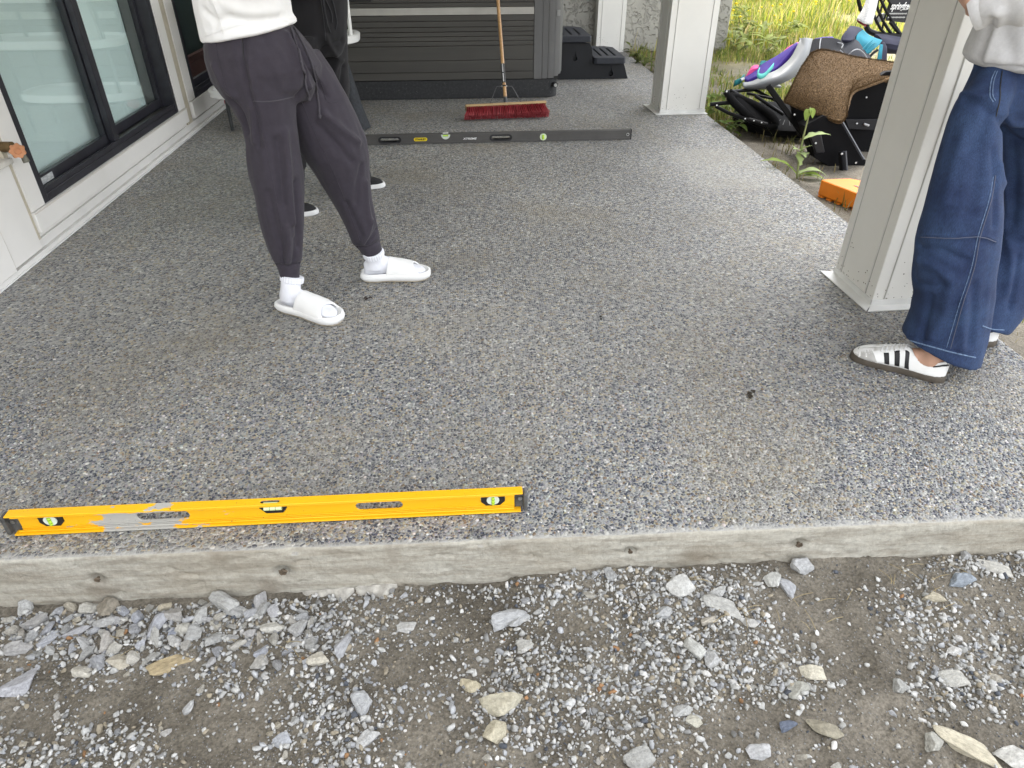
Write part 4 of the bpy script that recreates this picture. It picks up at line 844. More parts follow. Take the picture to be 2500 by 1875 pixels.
for k, (u0, u1) in enumerate(((0, .42), (.425, .80), (.805, 1.15), (1.155, math.pi/2))): arc_panel(u0, u1, .150+.012*k, .865, R_, .7095, TY-.003+R_, 'corner_panel', M_tubc)
MB().box(TX1-.03, TX1+.003, TY+R_, 8.05, .185, .865).build('side_panel', M_tubc, tub, bevel=.003)
for s in (.745,): arc_panel(.50, .78, .600, .640, R_+.006, .7095, TY-.003+R_, 'latch', mat('latch_grey', (.20, .20, .20), .4), .008)
t = np.linspace(0, math.pi/2, 10); base = [(TX0+.06, TY+.012)]+[(.70+.098*math.sin(u), TY+.012+.098-.098*math.cos(u)) for u in t]+[(.798, 8.05), (TX0+.06, 8.05)]
MB().prism([(x, y, .001) for x, y in base], (0, 0, .144)).build('plinth', mat('tub_plinth', (.021, .022, .024), .6, col2=(.042, .043, .045), vs=50, thr=(.45, .75)), tub, bevel=.004)
pl = atx(1353, 207, .775); MB().tube([(.770, TY+.030, .098), (.775, TY-.004, .098)], .021, 14).build('drain_valve', M_black, tub, smooth=True)
MB().tube([(.7755, TY-.0045, .098), (.777, TY-.013, .098)], .0135, 12).build('drain_cap', M_steel, tub, smooth=True)
lint = MB()
for k in range(60): 
    x = random.uniform(-.8, .75); z = .012+.12*random.random(); lint.obox((x, TY+.0112, z), (random.uniform(.001, .003), .0012, random.uniform(.001, .0026)), np.eye(3))
lint.build('lint', mat('lint', (.25, .25, .24), .9), tub)['kind'] = 'stuff'

# ---- plastic spa steps
sp = thing('spa_steps', (1.2, 7.0, 0), 'black plastic two tread spa steps beside the hot tub', 'steps')
M_step = mat('step_black', (.011, .012, .015), .6, var=.2, vs=10); M_tread = mat('step_tread', (.030, .033, .042), .62, var=.1, vs=30, bump=.15, bs=300)
out = [(.70, .002), (1.548, .002), (1.535, .035), (1.518, .085), (1.498, .135), (1.21, .135), (1.205, .20), (1.196, .262), (1.176, .300), (.70, .315)]
for yy in (6.79, 7.36):
    o = MB().prism([(x, yy, z) for x, z in out], (0, .045, 0)).build('side_panel', M_step, sp); o.parent = None; o.location = (0, 0, 0)
    for v in o.data.vertices: v.co += Vector((1.2, 7.0, 0))
    c_ = MB()
    for (hx, hz) in ((1.045, .190), (1.385, .058)):
        P = [(hx+.021*math.sin(u), yy-.02, hz-.012-.022*math.cos(u)) for u in np.linspace(-2.0, 2.0, 13)]+[(hx+.006, yy-.02, hz+.022), (hx+.002, yy-.02, hz+.050), (hx-.002, yy-.02, hz+.022)]
        c_.prism(P, (0, .09, 0))
    boolean(o, c_.build('cut', M_step, None))
    for v in o.data.vertices: v.co -= Vector((1.2, 7.0, 0))
    o.parent = sp
MB().box(.70, 1.50, 6.835, 7.36, .02, .11).build('core', M_step, sp); MB().box(.70, 1.16, 6.835, 7.36, .11, .29).build('core', M_step, sp)
def tread(x0, x1, z0, z1, y0=6.735, y1=7.43):
    c_ = .05; P = [(x0, y0+c_*.3), (x0+c_*.5, y0), (x1-c_*.3, y0), (x1, y0+c_*.4), (x1, y1-c_*1.6), (x1-c_*1.4, y1), (x0+c_*1.4, y1), (x0, y1-c_)]
    o = MB().prism([(x, y, z0) for x, y in P], (0, 0, z1-z0)).build('tread', M_tread, sp); o.parent = None
    for v in o.data.vertices: v.co += Vector((1.2, 7.0, 0))
    cu = MB()
    for k in (.27, .5, .73): xx = x0+(x1-x0)*k; cu.prism([(xx-.008, y0+.12, z1-.014), (xx+.008, y0+.12, z1-.014), (xx+.008, y1-.14, z1-.014), (xx-.008, y1-.14, z1-.014)], (0, 0, .04))
    boolean(o, cu.build('cut', M_tread, None))
    for v in o.data.vertices: v.co -= Vector((1.2, 7.0, 0))
    o.parent = sp; md = o.modifiers.new('b', 'BEVEL'); md.width = .008; md.segments = 3; md.limit_method = 'ANGLE'; md.angle_limit = math.radians(50)
tread(1.215, 1.503, .136, .190); tread(.84, 1.180, .316, .368)

# ---- hose tap on the wall
tp = thing('hose_tap', (XW+.02, 3.03, .43), 'brass hose tap with orange wheel handle on the house wall', 'tap')
M_brass = mat('old_brass', (.17, .115, .055), .45, .7, var=.3, vs=40); M_wheel = mat('orange_wheel', (.52, .24, .12), .5, var=.12, vs=40)
MB().tube(crv([(XW-.02, 3.005, .45), (XW+.025, 3.003, .45), (XW+.055, 2.997, .432), (XW+.068, 2.990, .400)], 12), [.014]*7+[.0155, .013, .012, .012, .013, .0135][:6], 10).build('spout', mat('grey_spout', (.16, .16, .13), .5, .5), tp, smooth=True)
MB().tube([(XW-.01, 2.995, .462), (XW+.035, 2.99, .462)], .021, 12).build('body', M_brass, tp, smooth=True)
hub = np.array([XW+.070, 2.955, .455]); MB().tube([(XW+.03, 3.0, .462), hub], .0075, 8).build('stem', M_wheel, tp, smooth=True)
ax = nrm(hub-np.array([XW+.03, 3.0, .462])); a1 = nrm(np.cross(ax, [0, 0, 1])); a2 = np.cross(ax, a1)
R1 = [[hub+ax*d+(r*(1+.10*math.cos(7*u)*(1 if r > .02 else 0)))*(math.cos(u)*a1+math.sin(u)*a2) for u in np.linspace(0, 2*math.pi, 57)[:-1]] for d, r in ((-.006, .012), (-.008, .026), (0, .029), (.008, .026), (.006, .013), (.001, .011))]
MB().rings(R1).build('wheel', M_wheel, tp, smooth=True)

# ---- white tiered cart behind the two people (its reflection shows in the glass)
ct = thing('tiered_cart', (-1.16, 5.3, 0), 'white plastic tiered cart with dark legs behind the two people on the left', 'cart')
def tray(cx, cy, a, b, z, th, name='tray'):
    u = np.linspace(0, 2*math.pi, 49)[:-1]; E = lambda s: [(cx+s*a*abs(math.cos(t))**.55*np.sign(math.cos(t)), cy+s*b*abs(math.sin(t))**.7*np.sign(math.sin(t)), 0) for t in u]
    R = []
    for s, dz in ((.95, 0), (.99, .006), (1, th-.006), (.985, th), (.93, th), (.90, th-.018)): R.append(np.array(E(s))+np.array([0, 0, z+dz]))
    return MB().rings(R).build(name, M_white_pl, ct, smooth=True)
tray(-1.305, 5.28, .445, .24, .215, .050); tray(-1.19, 5.30, .51, .24, .535, .052); tray(-1.22, 5.30, .46, .22, .80, .045)
for sx in (-1.62, -.90):
    for sy in (5.14, 5.46): MB().tube([(sx, sy, .0), (sx+.01, sy, .80)], .012, 8).build('leg', mat('dark_leg', (.03, .033, .035), .5), ct, smooth=True)
MB().tube([(-1.42, 5.3, .58), (-1.42, 5.3, .80)], [.10, .085], 20).build('pillar', M_white_pl, ct, smooth=True)
MB().tube([(-.725, 5.20, .58), (-.73, 5.24, .80)], .013, 8).build('post', M_white_pl, ct, smooth=True)
bs = bmesh.new(); bmesh.ops.create_uvsphere(bs, u_segments=16, v_segments=10, radius=.045); V = np.array([v.co[:] for v in bs.verts])*[1, 1, .8]+[-1.63, 5.27, .165]; F = [tuple(v.index for v in f.verts) for f in bs.faces]; bs.free()
mesh_obj('red_knob', V, F, mat('red_plastic', (.35, .012, .02), .4), ct, smooth=True)
# dark mesh bag hanging at the cart's right end
mb = MB(); R = []
for k, (z, a, cx) in enumerate(((.46, .03, -.79), (.30, .05, -.775), (.14, .065, -.755), (.012, .085, -.735))): R.append([(cx+a*math.cos(u), 5.12+a*1.2*math.sin(u), z) for u in np.linspace(0, 2*math.pi, 15)[:-1]])
mb.rings(R).build('hanging_bag', mat('dark_mesh_bag', (.022, .025, .03), .7, var=.4, vs=60), ct, smooth=True)
# ================================================================== PEOPLE
M_skin = mat('skin', (.50, .30, .215), .5, var=.08, vs=25, spec=.35)
M_hair = mat('hair', (.03, .018, .012), .5, var=.4, vs=30, stretch=(8, 8, 1))
def remesh(mb, voxel, smooth=6, fac=.5):
    o = mb.build('tmp', M_skin, None)
    r = o.modifiers.new('r', 'REMESH'); r.mode = 'VOXEL'; r.voxel_size = voxel
    s = o.modifiers.new('s', 'SMOOTH'); s.iterations = smooth; s.factor = fac
    bpy.context.view_layer.update(); me = bpy.data.meshes.new_from_object(o.evaluated_get(bpy.context.evaluated_depsgraph_get()))
    v = np.zeros(len(me.vertices)*3, np.float32); me.vertices.foreach_get('co', v); f = np.zeros(len(me.loops), np.int32); me.loops.foreach_get('vertex_index', f)
    n = np.zeros(len(me.vertices)*3, np.float32); me.vertices.foreach_get('normal', n)
    tot = [p.loop_total for p in me.polygons]; F = f.reshape(-1, 4) if set(tot) == {4} else None
    if F is None:
        F = []; k = 0
        for t in tot: F.append(tuple(f[k:k+t])); k += t
    bpy.data.objects.remove(o); bpy.data.meshes.remove(me)
    return v.reshape(-1, 3).astype(float), F, n.reshape(-1, 3).astype(float)
def seg_dist(P, a, b):
    ab = b-a; t = np.clip(((P-a)@ab)/(ab@ab+1e-12), 0, 1); return np.linalg.norm(P-a-t[:, None]*ab, axis=1), t
class Surf:
    def __init__(s, v, f): s.b = BVHTree.FromPolygons([tuple(q) for q in v], [tuple(int(i) for i in q) for q in f])
    def hit(s, px, py):
        d = nrm(_ray(px, py)); h = s.b.ray_cast(Vector((0, 0, CAMZ)), Vector(tuple(d)))
        return (np.array(h[0]), np.array(h[1])) if h[0] is not None else (None, None)
    def line(s, pts, lift=.001):
        out = []
        for p in crv([(a, b, 0) for a, b in pts], 10*len(pts)):
            h, n = s.hit(p[0], p[1])
            if h is not None: out.append(h+n*lift)
        return np.array(out)
def folds(v, n, F, lines, amp):
    """press soft creases and ridges into cloth along lines given on the surface"""
    for P, w, a in lines:
        if len(P) < 2: continue
        dm = np.full(len(v), 1e9)
        for i in range(len(P)-1): d, _ = seg_dist(v, P[i], P[i+1]); dm = np.minimum(dm, d)
        v = v+n*(a*amp*np.exp(-(dm/w)**2))[:, None]
    return v
def sec(L, R, y, k=1.0):
    """ring section from its left and right outline pixel at depth y, depth ratio k"""
    a = aty(*L, y); b = aty(*R, y); return ((a+b)/2, (b-a)/2, k)
def loft(mb, secs, n=22):
    C = np.array([s[0] for s in secs]); T = np.gradient(C, axis=0); R = []; th = np.arange(n)*2*math.pi/n
    for (c, e1, k), t in zip(secs, T):
        t = nrm(t); e2 = nrm(np.cross(t, e1))*np.linalg.norm(e1)*k; R.append(c+np.cos(th)[:, None]*e1+np.sin(th)[:, None]*e2)
    return mb.rings(R)
def limb(mb, P, r, n=16): return mb.tube(crv(P, 5*len(P)), np.interp(np.linspace(0, 1, len(crv(P, 5*len(P)))), np.linspace(0, 1, len(r)), r), n)
def hand(mb, wrist, d, palm_n, side=1, curl=.5, s=1.0):
    """palm and five bent fingers; d = pointing direction, palm_n = palm side normal"""
    d = nrm(d); pn = nrm(palm_n-d*(palm_n@d)); sd = np.cross(d, pn)*side
    c = wrist+d*.045*s; mb.obox(c, (.074*s, .024*s, .088*s), np.stack([sd, pn, d], 1))
    for k, (o, L) in enumerate(((-.030, .068), (-.010, .078), (.011, .073), (.030, .058))):
        b = wrist+d*.082*s+sd*o*s; a = 0; P = [b]; q = b
        for j, f in enumerate((.45, .30, .25)):
            a += curl*(.55+.25*j); q = q+(d*math.cos(a)+pn*math.sin(a))*L*f*s; P.append(q)
        mb.tube(P, [.0088*s, .0084*s, .0078*s, .0062*s], 8)
    b = wrist+d*.020*s-sd*.034*s; e = nrm(-sd*.75+d*.75+pn*.25); mb.tube([b, b+e*.030*s, b+e*.030*s+nrm(d+pn*.5-sd*.1)*.030*s, b+e*.030*s+nrm(d+pn*.7)*.050*s], [.0125*s, .0105*s, .009*s, .007*s], 8)
def head(mb, base, face, tall=.225):
    """neck, skull, jaw, nose, ears"""
    f = nrm(face); sd = np.cross(f, [0, 0, 1]); c = base+np.array([0, 0, .155])+f*.018
    n = 20; R = []
    for z, w, dep, off in ((-.112, .030, .030, .045), (-.095, .050, .062, .028), (-.06, .062, .082, .012), (-.02, .069, .092, .003), (.02, .073, .097, 0), (.06, .071, .094, -.004), (.09, .056, .076, -.006), (.108, .030, .045, -.008)):
        R.append([c+np.array([0, 0, z])+f*(off+dep*math.cos(u))+sd*w*math.sin(u) for u in np.linspace(0, 2*math.pi, n+1)[:-1]])
    mb.rings(R); mb.tube([base-np.array([0, 0, .05]), base+np.array([0, 0, .05]), base+np.array([0, 0, .11])+f*.01], [.060, .055, .055], 16)
    mb.tube([c+f*.092+np.array([0, 0, .018]), c+f*.112+np.array([0, 0, -.022]), c+f*.096+np.array([0, 0, -.030])], [.007, .013, .010], 8)
    mb.tube([c+f*.088+sd*-.022+np.array([0, 0, -.060]), c+f*.098+np.array([0, 0, -.060]), c+f*.088+sd*.022+np.array([0, 0, -.060])], .007, 8)
    for s in (-1, 1): mb.obox(c+sd*s*.074-f*.005, (.012, .030, .055), np.stack([sd, f, [0, 0, 1]], 1))
    return c, f, sd
def finish_head(t, c, f, sd):
    for s in (-1, 1):
        b = bmesh.new(); bmesh.ops.create_uvsphere(b, u_segments=12, v_segments=8, radius=.012); V = np.array([v.co[:] for v in b.verts])+c+f*.083+sd*s*.031+np.array([0, 0, .012]); F = [tuple(v.index for v in q.verts) for q in b.faces]; b.free()
        e = mesh_obj('eye', V, F, mat('eye_white', (.75, .74, .72), .2), t, smooth=True)
        MB().tube([c+f*.0945+sd*s*.031+np.array([0, 0, .012]), c+f*.0956+sd*s*.031+np.array([0, 0, .012])], .0055, 10).build('iris', mat('iris', (.03, .02, .015), .2), e)
    m = MB(); n = 20; R = []
    for z, w, dep, off in ((-.09, .060, .050, -.060), (-.03, .080, .065, -.048), (.02, .084, .080, -.030), (.06, .084, .098, -.012), (.095, .068, .085, -.010), (.122, .032, .045, -.010)):
        R.append([c+np.array([0, 0, z])+f*(off+dep*math.cos(u))+sd*w*math.sin(u) for u in np.linspace(0, 2*math.pi, n+1)[:-1]])
    m.rings(R); m.build('hair', M_hair, t, smooth=True)

# ---------- feet and shoes (local: heel at 0, +x to the toe, y lateral)
SS = np.array([0, .03, .09, .18, .32, .46, .60, .72, .83, .91, .965, 1.0])
HWT = np.array([.010, .022, .030, .033, .031, .033, .040, .044, .042, .034, .022, .006])
def hw(s): return np.interp(s, SS, HWT)
def mid(s): return np.interp(s, [0, .3, .7, 1], [0, 0, .004, -.006])
class Foot:
    def __init__(s, heel, toe, side=1):
        s.h = np.array([heel[0], heel[1], 0.]); d = np.array([toe[0]-heel[0], toe[1]-heel[1], 0.]); s.L = np.linalg.norm(d); s.d = d/s.L; s.n = np.array([-s.d[1], s.d[0], 0])*side
    def P(s, u, y, z): return s.h+s.d*(u*s.L)+s.n*y+np.array([0, 0, z])
    def outline(s, off, z, m=44):
        us = .5-.5*np.cos(np.linspace(0, math.pi, m)); o = [(u*(1+2*off/s.L)-off/s.L, mid(u)+hw(u)+off) for u in us]+[(u*(1+2*off/s.L)-off/s.L, mid(u)-hw(u)-off) for u in us[::-1]]
        return np.array([s.P(u, y, z) for u, y in o])
    def sole(s, lev, name, m, t): return MB().rings([s.outline(o, z) for o, z in lev]).build(name, m, t, smooth=True)
    def solid(s, mb, top, lift, off=0.):
        R = []
        for u in np.concatenate([[.004], np.linspace(.03, .97, 22), [.996]]):
            h = max(.004, np.interp(u, *top)-lift); w = hw(u)+off; R.append([s.P(u, mid(u)+w*math.cos(a)*(1 if math.sin(a) > -.2 else .9), lift+h*(.42+.58*math.sin(a)) if math.sin(a) >= 0 else lift+h*.42*(1+math.sin(a))) for a in np.linspace(0, 2*math.pi, 21)[:-1]])
        return mb.rings(R)
def shoe_surf(F, top, base, u, tau, sd, c0=.36, c1=.44, out=0.):
    c = np.clip((u-c0)/(c1-c0), 0, 1); c = c*c*(3-2*c); H = np.interp(u, *top)
    y = (hw(u)+.002)*((1-c)*(1-.28*tau**1.5)+c*math.cos(tau*math.pi/2)**.75); z = base+(H-base)*((1-c)*tau+c*math.sin(tau*math.pi/2))
    return F.P(u, mid(u)+sd*(y+out*(1 if tau < .8 else .3)), z+out*.6*tau)
def patch(F, top, base, ufun, t0, t1, sd, out, m, nu=8, nt=10):
    V = []; 
    for i in range(nt):
        tau = t0+(t1-t0)*i/(nt-1); a, b = ufun(tau)
        for j in range(nu): V.append(shoe_surf(F, top, base, a+(b-a)*j/(nu-1), tau, sd, out=out))
    return MB().add(V, [(i*nu+j, i*nu+j+1, (i+1)*nu+j+1, (i+1)*nu+j) for i in range(nt-1) for j in range(nu-1)])
def sneaker(t, F, M_up, M_sole, M_toe, M_str, stripes=True, name='shoe', white_sole=None):
    top = ([0, .06, .14, .24, .32, .40, .46, .58, .72, .85, .95, 1], [.080, .078, .064, .058, .062, .082, .088, .074, .058, .048, .036, .022]); base = .022
    us = np.concatenate([[.003], np.linspace(.02, .985, 40), [.998]]); nt = 9; V = []; k = 2*nt
    for u in us:
        for sd in (1, -1):
            for i in range(nt): V.append(shoe_surf(F, top, base, u, i/(nt-1), sd))
    mb = MB(); fc = []
    for i in range(len(us)-1):
        for s in (0, nt):
            for j in range(nt-1): fc.append((i*k+s+j, i*k+s+j+1, (i+1)*k+s+j+1, (i+1)*k+s+j))
    n0 = 0
    fc += [(j, nt+j, nt+j+1, j+1) for j in range(nt-1)]+[((len(us)-1)*k+j, (len(us)-1)*k+j+1, (len(us)-1)*k+nt+j+1, (len(us)-1)*k+nt+j) for j in range(nt-1)]
    up = mb.add(V, fc).build(name, M_up, t, smooth=True, solid=.003)
    F.sole([(.000, 0.0), (.004, .003), (.0045, .010), (.004, .022), (.0015, .026), (-.004, .026)] if white_sole is None else white_sole, 'sole', M_sole, up)
    if stripes:
        for sd in (1, -1):
            for q in range(3):
                u0 = .36+.105*q; patch(F, top, base, lambda tau, u0=u0: (u0+.085*tau-.0, u0+.085*tau+.052), .05, .70 if q < 2 else .60, sd, .0016, M_str).build('stripe', M_str, up, smooth=True, solid=.001)
            patch(F, top, base, lambda tau: (.70+.13*tau, .995), .03, 1., sd, .0014, M_toe).build('toe_cap', M_toe, up, smooth=True, solid=.001)
            patch(F, top, base, lambda tau: (.004, .17-.08*(1-tau)), .70, .98, sd, .0016, M_str).build('heel_tab', M_str, up, smooth=True, solid=.001)
            patch(F, top, base, lambda tau: (.45, .78), .72, .99, sd, .0022, M_up).build('lace_guard', M_up, up, smooth=True, solid=.001)
        for q in range(6):
            u = .47+.045*q; P = [shoe_surf(F, top, base, u+.01*(1-2*(w > 0)), 1-abs(w)*.30, 1 if w >= 0 else -1, out=.005) for w in np.linspace(-1, 1, 9)]; MB().tube(P, .0026, 6, flat=.6).build('lace', mat('lace_white', (.74, .74, .74), .8), up, smooth=True)
    return up

# ================= person in charcoal joggers and white slides
z2 = lambda a, b: (400+a*.4943, b*.4943)
p1 = thing('person', (-.55, 2.48, 0), 'person in white T-shirt, charcoal joggers, white socks and white slides, leaning back', 'person', 'people on the patio')
M_jog = mat('charcoal_jersey', (.037, .032, .042), .88, var=.10, vs=40, bump=.25, bs=900, sheen=.08, spec=.25)
M_tee = mat('white_jersey', (.80, .80, .80), .85, var=.03, vs=8, bump=.15, bs=700)
M_sock = mat('white_sock', (.74, .75, .80), .9, var=.04, vs=30, bump=.5, bs=500, stretch=(1, 1, .4)); M_slide = mat('white_foam', (.80, .80, .79), .55, var=.02, vs=6, bump=.08, bs=400)
M_dirt = mat('dirty_outsole', (.42, .38, .30), .8, col2=(.20, .17, .12), vs=30)
tr = MB()
S = lambda L, R, y, k=1.: sec(z2(*L), z2(*R), y, k)
loft(tr, [S((250, 150), (560, 105), 2.53, 1.0), S((215, 195), (630, 122), 2.527, 1.08), S((204, 225), (655, 150), 2.525, 1.10), S((212, 300), (715, 225), 2.52, 1.10), S((245, 395), (775, 320), 2.515, 1.02), S((300, 470), (770, 405), 2.51, .98), S((370, 520), (740, 480), 2.51, .8)])
loft(tr, [S((235, 330), (625, 300), 2.45, .90), S((262, 410), (640, 395), 2.44, .90), S((325, 510), (648, 500), 2.435, .92), S((385, 610), (652, 600), 2.43, .95), S((408, 700), (664, 690), 2.425, 1.0), S((412, 780), (675, 770), 2.42, 1.0), S((424, 870), (688, 855), 2.41, 1.0), S((450, 960), (692, 945), 2.40, 1.0), S((468, 1060), (692, 1045), 2.39, 1.0), S((490, 1145), (689, 1140), 2.385, .98), S((520, 1235), (686, 1235), 2.38, .95), S((545, 1288), (684, 1285), 2.375, .95), S((560, 1312), (678, 1306), 2.372, .95), S((566, 1335), (676, 1330), 2.371, .95), S((581, 1388), (674, 1386), 2.368, 1.0)])
loft(tr, [S((450, 330), (765, 250), 2.585, .9), S((520, 440), (838, 355), 2.59, .92), S((575, 560), (900, 470), 2.60, .95), S((640, 690), (958, 590), 2.61, .98), S((690, 770), (1000, 690), 2.615, 1.0), S((742, 842), (1015, 765), 2.62, 1.0), S((800, 938), (1020, 860), 2.62, 1.0), S((860, 1045), (1030, 975), 2.615, 1.0), S((905, 1140), (1049, 1085), 2.61, .98), S((928, 1198), (1066, 1160), 2.605, .96), S((955, 1226), (1070, 1188), 2.605, .95), S((968, 1240), (1072, 1203), 2.605, .95), S((990, 1274), (1080, 1238), 2.605, 1.0)])
v, f, n = remesh(tr, .0058, 7); sf = Surf(v, f)
FL = []
def fl(pts, w, a): FL.append((sf.line([z2(*p) for p in pts]), w, a))
fl([(395, 190), (398, 300), (420, 430), (455, 560), (470, 720)], .010, -.006); fl([(410, 300), (432, 420), (442, 540), (448, 700)], .011, .007); fl([(600, 650), (612, 800), (622, 950), (640, 1100)], .014, .007); fl([(560, 700), (580, 850), (590, 1000)], .014, -.006)
fl([(650, 900), (655, 1050), (665, 1220)], .012, -.006); fl([(520, 950), (545, 1080), (575, 1200)], .012, -.005); fl([(610, 1120), (615, 1200), (612, 1290)], .010, .006); fl([(570, 1180), (585, 1240), (590, 1300)], .008, -.005); fl([(650, 1180), (648, 1240), (640, 1300)], .008, -.005)
fl([(640, 180), (690, 300), (700, 420), (660, 480)], .010, -.006); fl([(610, 170), (665, 290), (720, 430)], .009, .006); fl([(690, 270), (745, 380), (800, 470)], .009, -.006); fl([(790, 560), (880, 640), (960, 700)], .014, .008); fl([(760, 620), (860, 720), (930, 800)], .014, -.007)
fl([(980, 820), (960, 900), (950, 1000)], .012, -.005); fl([(1000, 900), (1005, 1000), (1020, 1090)], .010, .006); fl([(900, 1000), (940, 1080), (975, 1160)], .010, -.005); fl([(1030, 1090), (1010, 1150), (985, 1200)], .009, .006); fl([(1055, 1130), (1030, 1170), (1000, 1205)], .007, -.005)
fl([(330, 500), (380, 560), (410, 650)], .012, -.007); fl([(250, 330), (300, 430), (350, 480)], .012, .006)
fl([(545, 1302), (610, 1318), (682, 1300)], .005, -.006); fl([(945, 1224), (1010, 1222), (1070, 1192)], .005, -.006)
v = folds(v, n, f, FL, 1.8); q = np.stack([v[:, 0]*17, v[:, 1]*17, v[:, 2]*7], -1); v = v+n*(.0022*fbm(q, 2)+.0030*fbm(np.stack([v[:, 0]*26, v[:, 1]*26, v[:, 2]*4+v[:, 0]*6], -1), 2))[:, None]
trousers = mesh_obj('joggers', v, f, M_jog, p1, smooth=True); sf = Surf(v, f)
def seam(parent, sfx, pts, r=.0011, m=None, name='seam', lift=.0006):
    P = sfx.line(pts, lift)
    if len(P) > 2: MB().tube(P, r, 6).build(name, m or M_jog, parent, smooth=True)
seam(trousers, sf, [z2(*p) for p in [(440, 500), (500, 502), (570, 495), (640, 478)]], .0024, mat('charcoal_cord', (.06, .055, .066), .9, bump=.3, bs=600)); seam(trousers, sf, [z2(*p) for p in [(388, 150), (390, 220), (395, 298)]], .0012, M_txtb)
seam(trousers, sf, [z2(*p) for p in [(398, 300), (415, 400), (440, 500), (480, 640), (520, 800), (555, 980), (580, 1120), (606, 1300)]], .0011)
seam(trousers, sf, [z2(*p) for p in [(680, 500), (740, 640), (830, 830), (900, 1000), (970, 1190)]], .0011); seam(trousers, sf, [z2(*p) for p in [(745, 350), (785, 430), (805, 500), (855, 505)]], .0016)
seam(trousers, sf, [z2(*p) for p in [(255, 200), (275, 320), (310, 440), (338, 490)]], .0011)
M_cord = mat('charcoal_cord', (.045, .042, .052), .9, bump=.3, bs=600)
for pts in ([(625, 140), (660, 240), (690, 350), (705, 430), (713, 480)], [(640, 138), (690, 230), (735, 340), (752, 440), (768, 530), (773, 570)]):
    P = sf.line([z2(*p) for p in pts], .004); MB().tube(P, .0034, 8).build('drawstring', M_cord, p1, smooth=True); MB().tube([P[-1]+np.array([0, 0, .008]), P[-1], P[-1]-np.array([0, 0, .008])], [.003, .0062, .0035], 8).build('drawstring_knot', M_cord, p1, smooth=True)
# T-shirt
ts = MB()
loft(ts, [S((196, 205), (640, 118), 2.525, 1.17), S((192, 195), (655, 105), 2.525, 1.2), S((172, 90), (628, 78), 2.525, 1.25), S((150, -20), (612, -40), 2.52, 1.3), S((130, -200), (620, -240), 2.51, 1.4), S((120, -420), (630, -460), 2.50, 1.5), S((170, -640), (600, -660), 2.49, 1.55), S((260, -720), (520, -720), 2.49, 1.5)])
shA = aty(*z2(370, -600), 2.26); shB = aty(*z2(370, -600), 2.74)
for sh, yy in ((shA, -1), (shB, 1)): limb(ts, [sh+np.array([0, -.04*yy, .02]), sh+np.array([.01, .07*yy, -.04]), sh+np.array([.06, .10*yy, -.13])], [.075, .078, .072])
v, f, n = remesh(ts, .007, 5); sf2 = Surf(v, f)
FL = [(sf2.line([z2(*p) for p in l]), w, a) for l, w, a in (([(240, 0), (270, 60), (285, 140)], .009, .005), ([(200, 60), (260, 100), (330, 90)], .012, -.006), ([(300, 20), (420, 60), (560, 50)], .018, .006), ([(330, 90), (450, 100), (600, 85)], .012, -.004), ([(205, 165), (380, 115), (640, 100)], .004, .003))]
v = folds(v, n, f, FL, 1.5); v = v+n*(.004*fbm(v*9, 2))[:, None]
tee = mesh_obj('t_shirt', v, f, M_tee, p1, smooth=True); sf2 = Surf(v, f)
seam(tee, sf2, [z2(*p) for p in [(240, 0), (268, 70), (288, 140), (290, 170)]], .0009, M_tee); seam(tee, sf2, [z2(*p) for p in [(200, 180), (380, 122), (630, 98)]], .0008, M_tee)
# body under the clothes: one mesh
bo = MB(); nk = aty(*z2(390, -730), 2.49)
limb(bo, [aty(*z2(430, 150), 2.52), aty(*z2(390, -100), 2.51), aty(*z2(370, -400), 2.50), nk], [.09, .10, .13, .05], 18)
for sh, yy in ((shA, -1), (shB, 1)):
    el = sh+np.array([.12, .09*yy, -.19]); wr = el+np.array([.13, -.16*yy, .09]); limb(bo, [sh, el, wr], [.05, .042, .030]); bo.tube([sh, nk], [.06, .055], 12); hand(bo, wr, nrm(wr-el), np.array([0, -yy, .2]), yy, .6)
for a, c, y in (((430, 250), (628, 1400), (2.46, 2.365)), ((520, 250), (1040, 1270), (2.58, 2.605))): limb(bo, [aty(*z2(*a), y[0]), (aty(*z2(*a), y[0])+aty(*z2(*c), y[1]))/2+np.array([0.01, 0, 0]), aty(*z2(*c), y[1])], [.05, .036, .030])
hc, hf, hsd = head(bo, nk, np.array([.95, -.3, 0])); v, f, n = remesh(bo, .009, 4); mesh_obj('body', v, f, M_skin, p1, smooth=True); finish_head(p1, hc, hf, hsd)
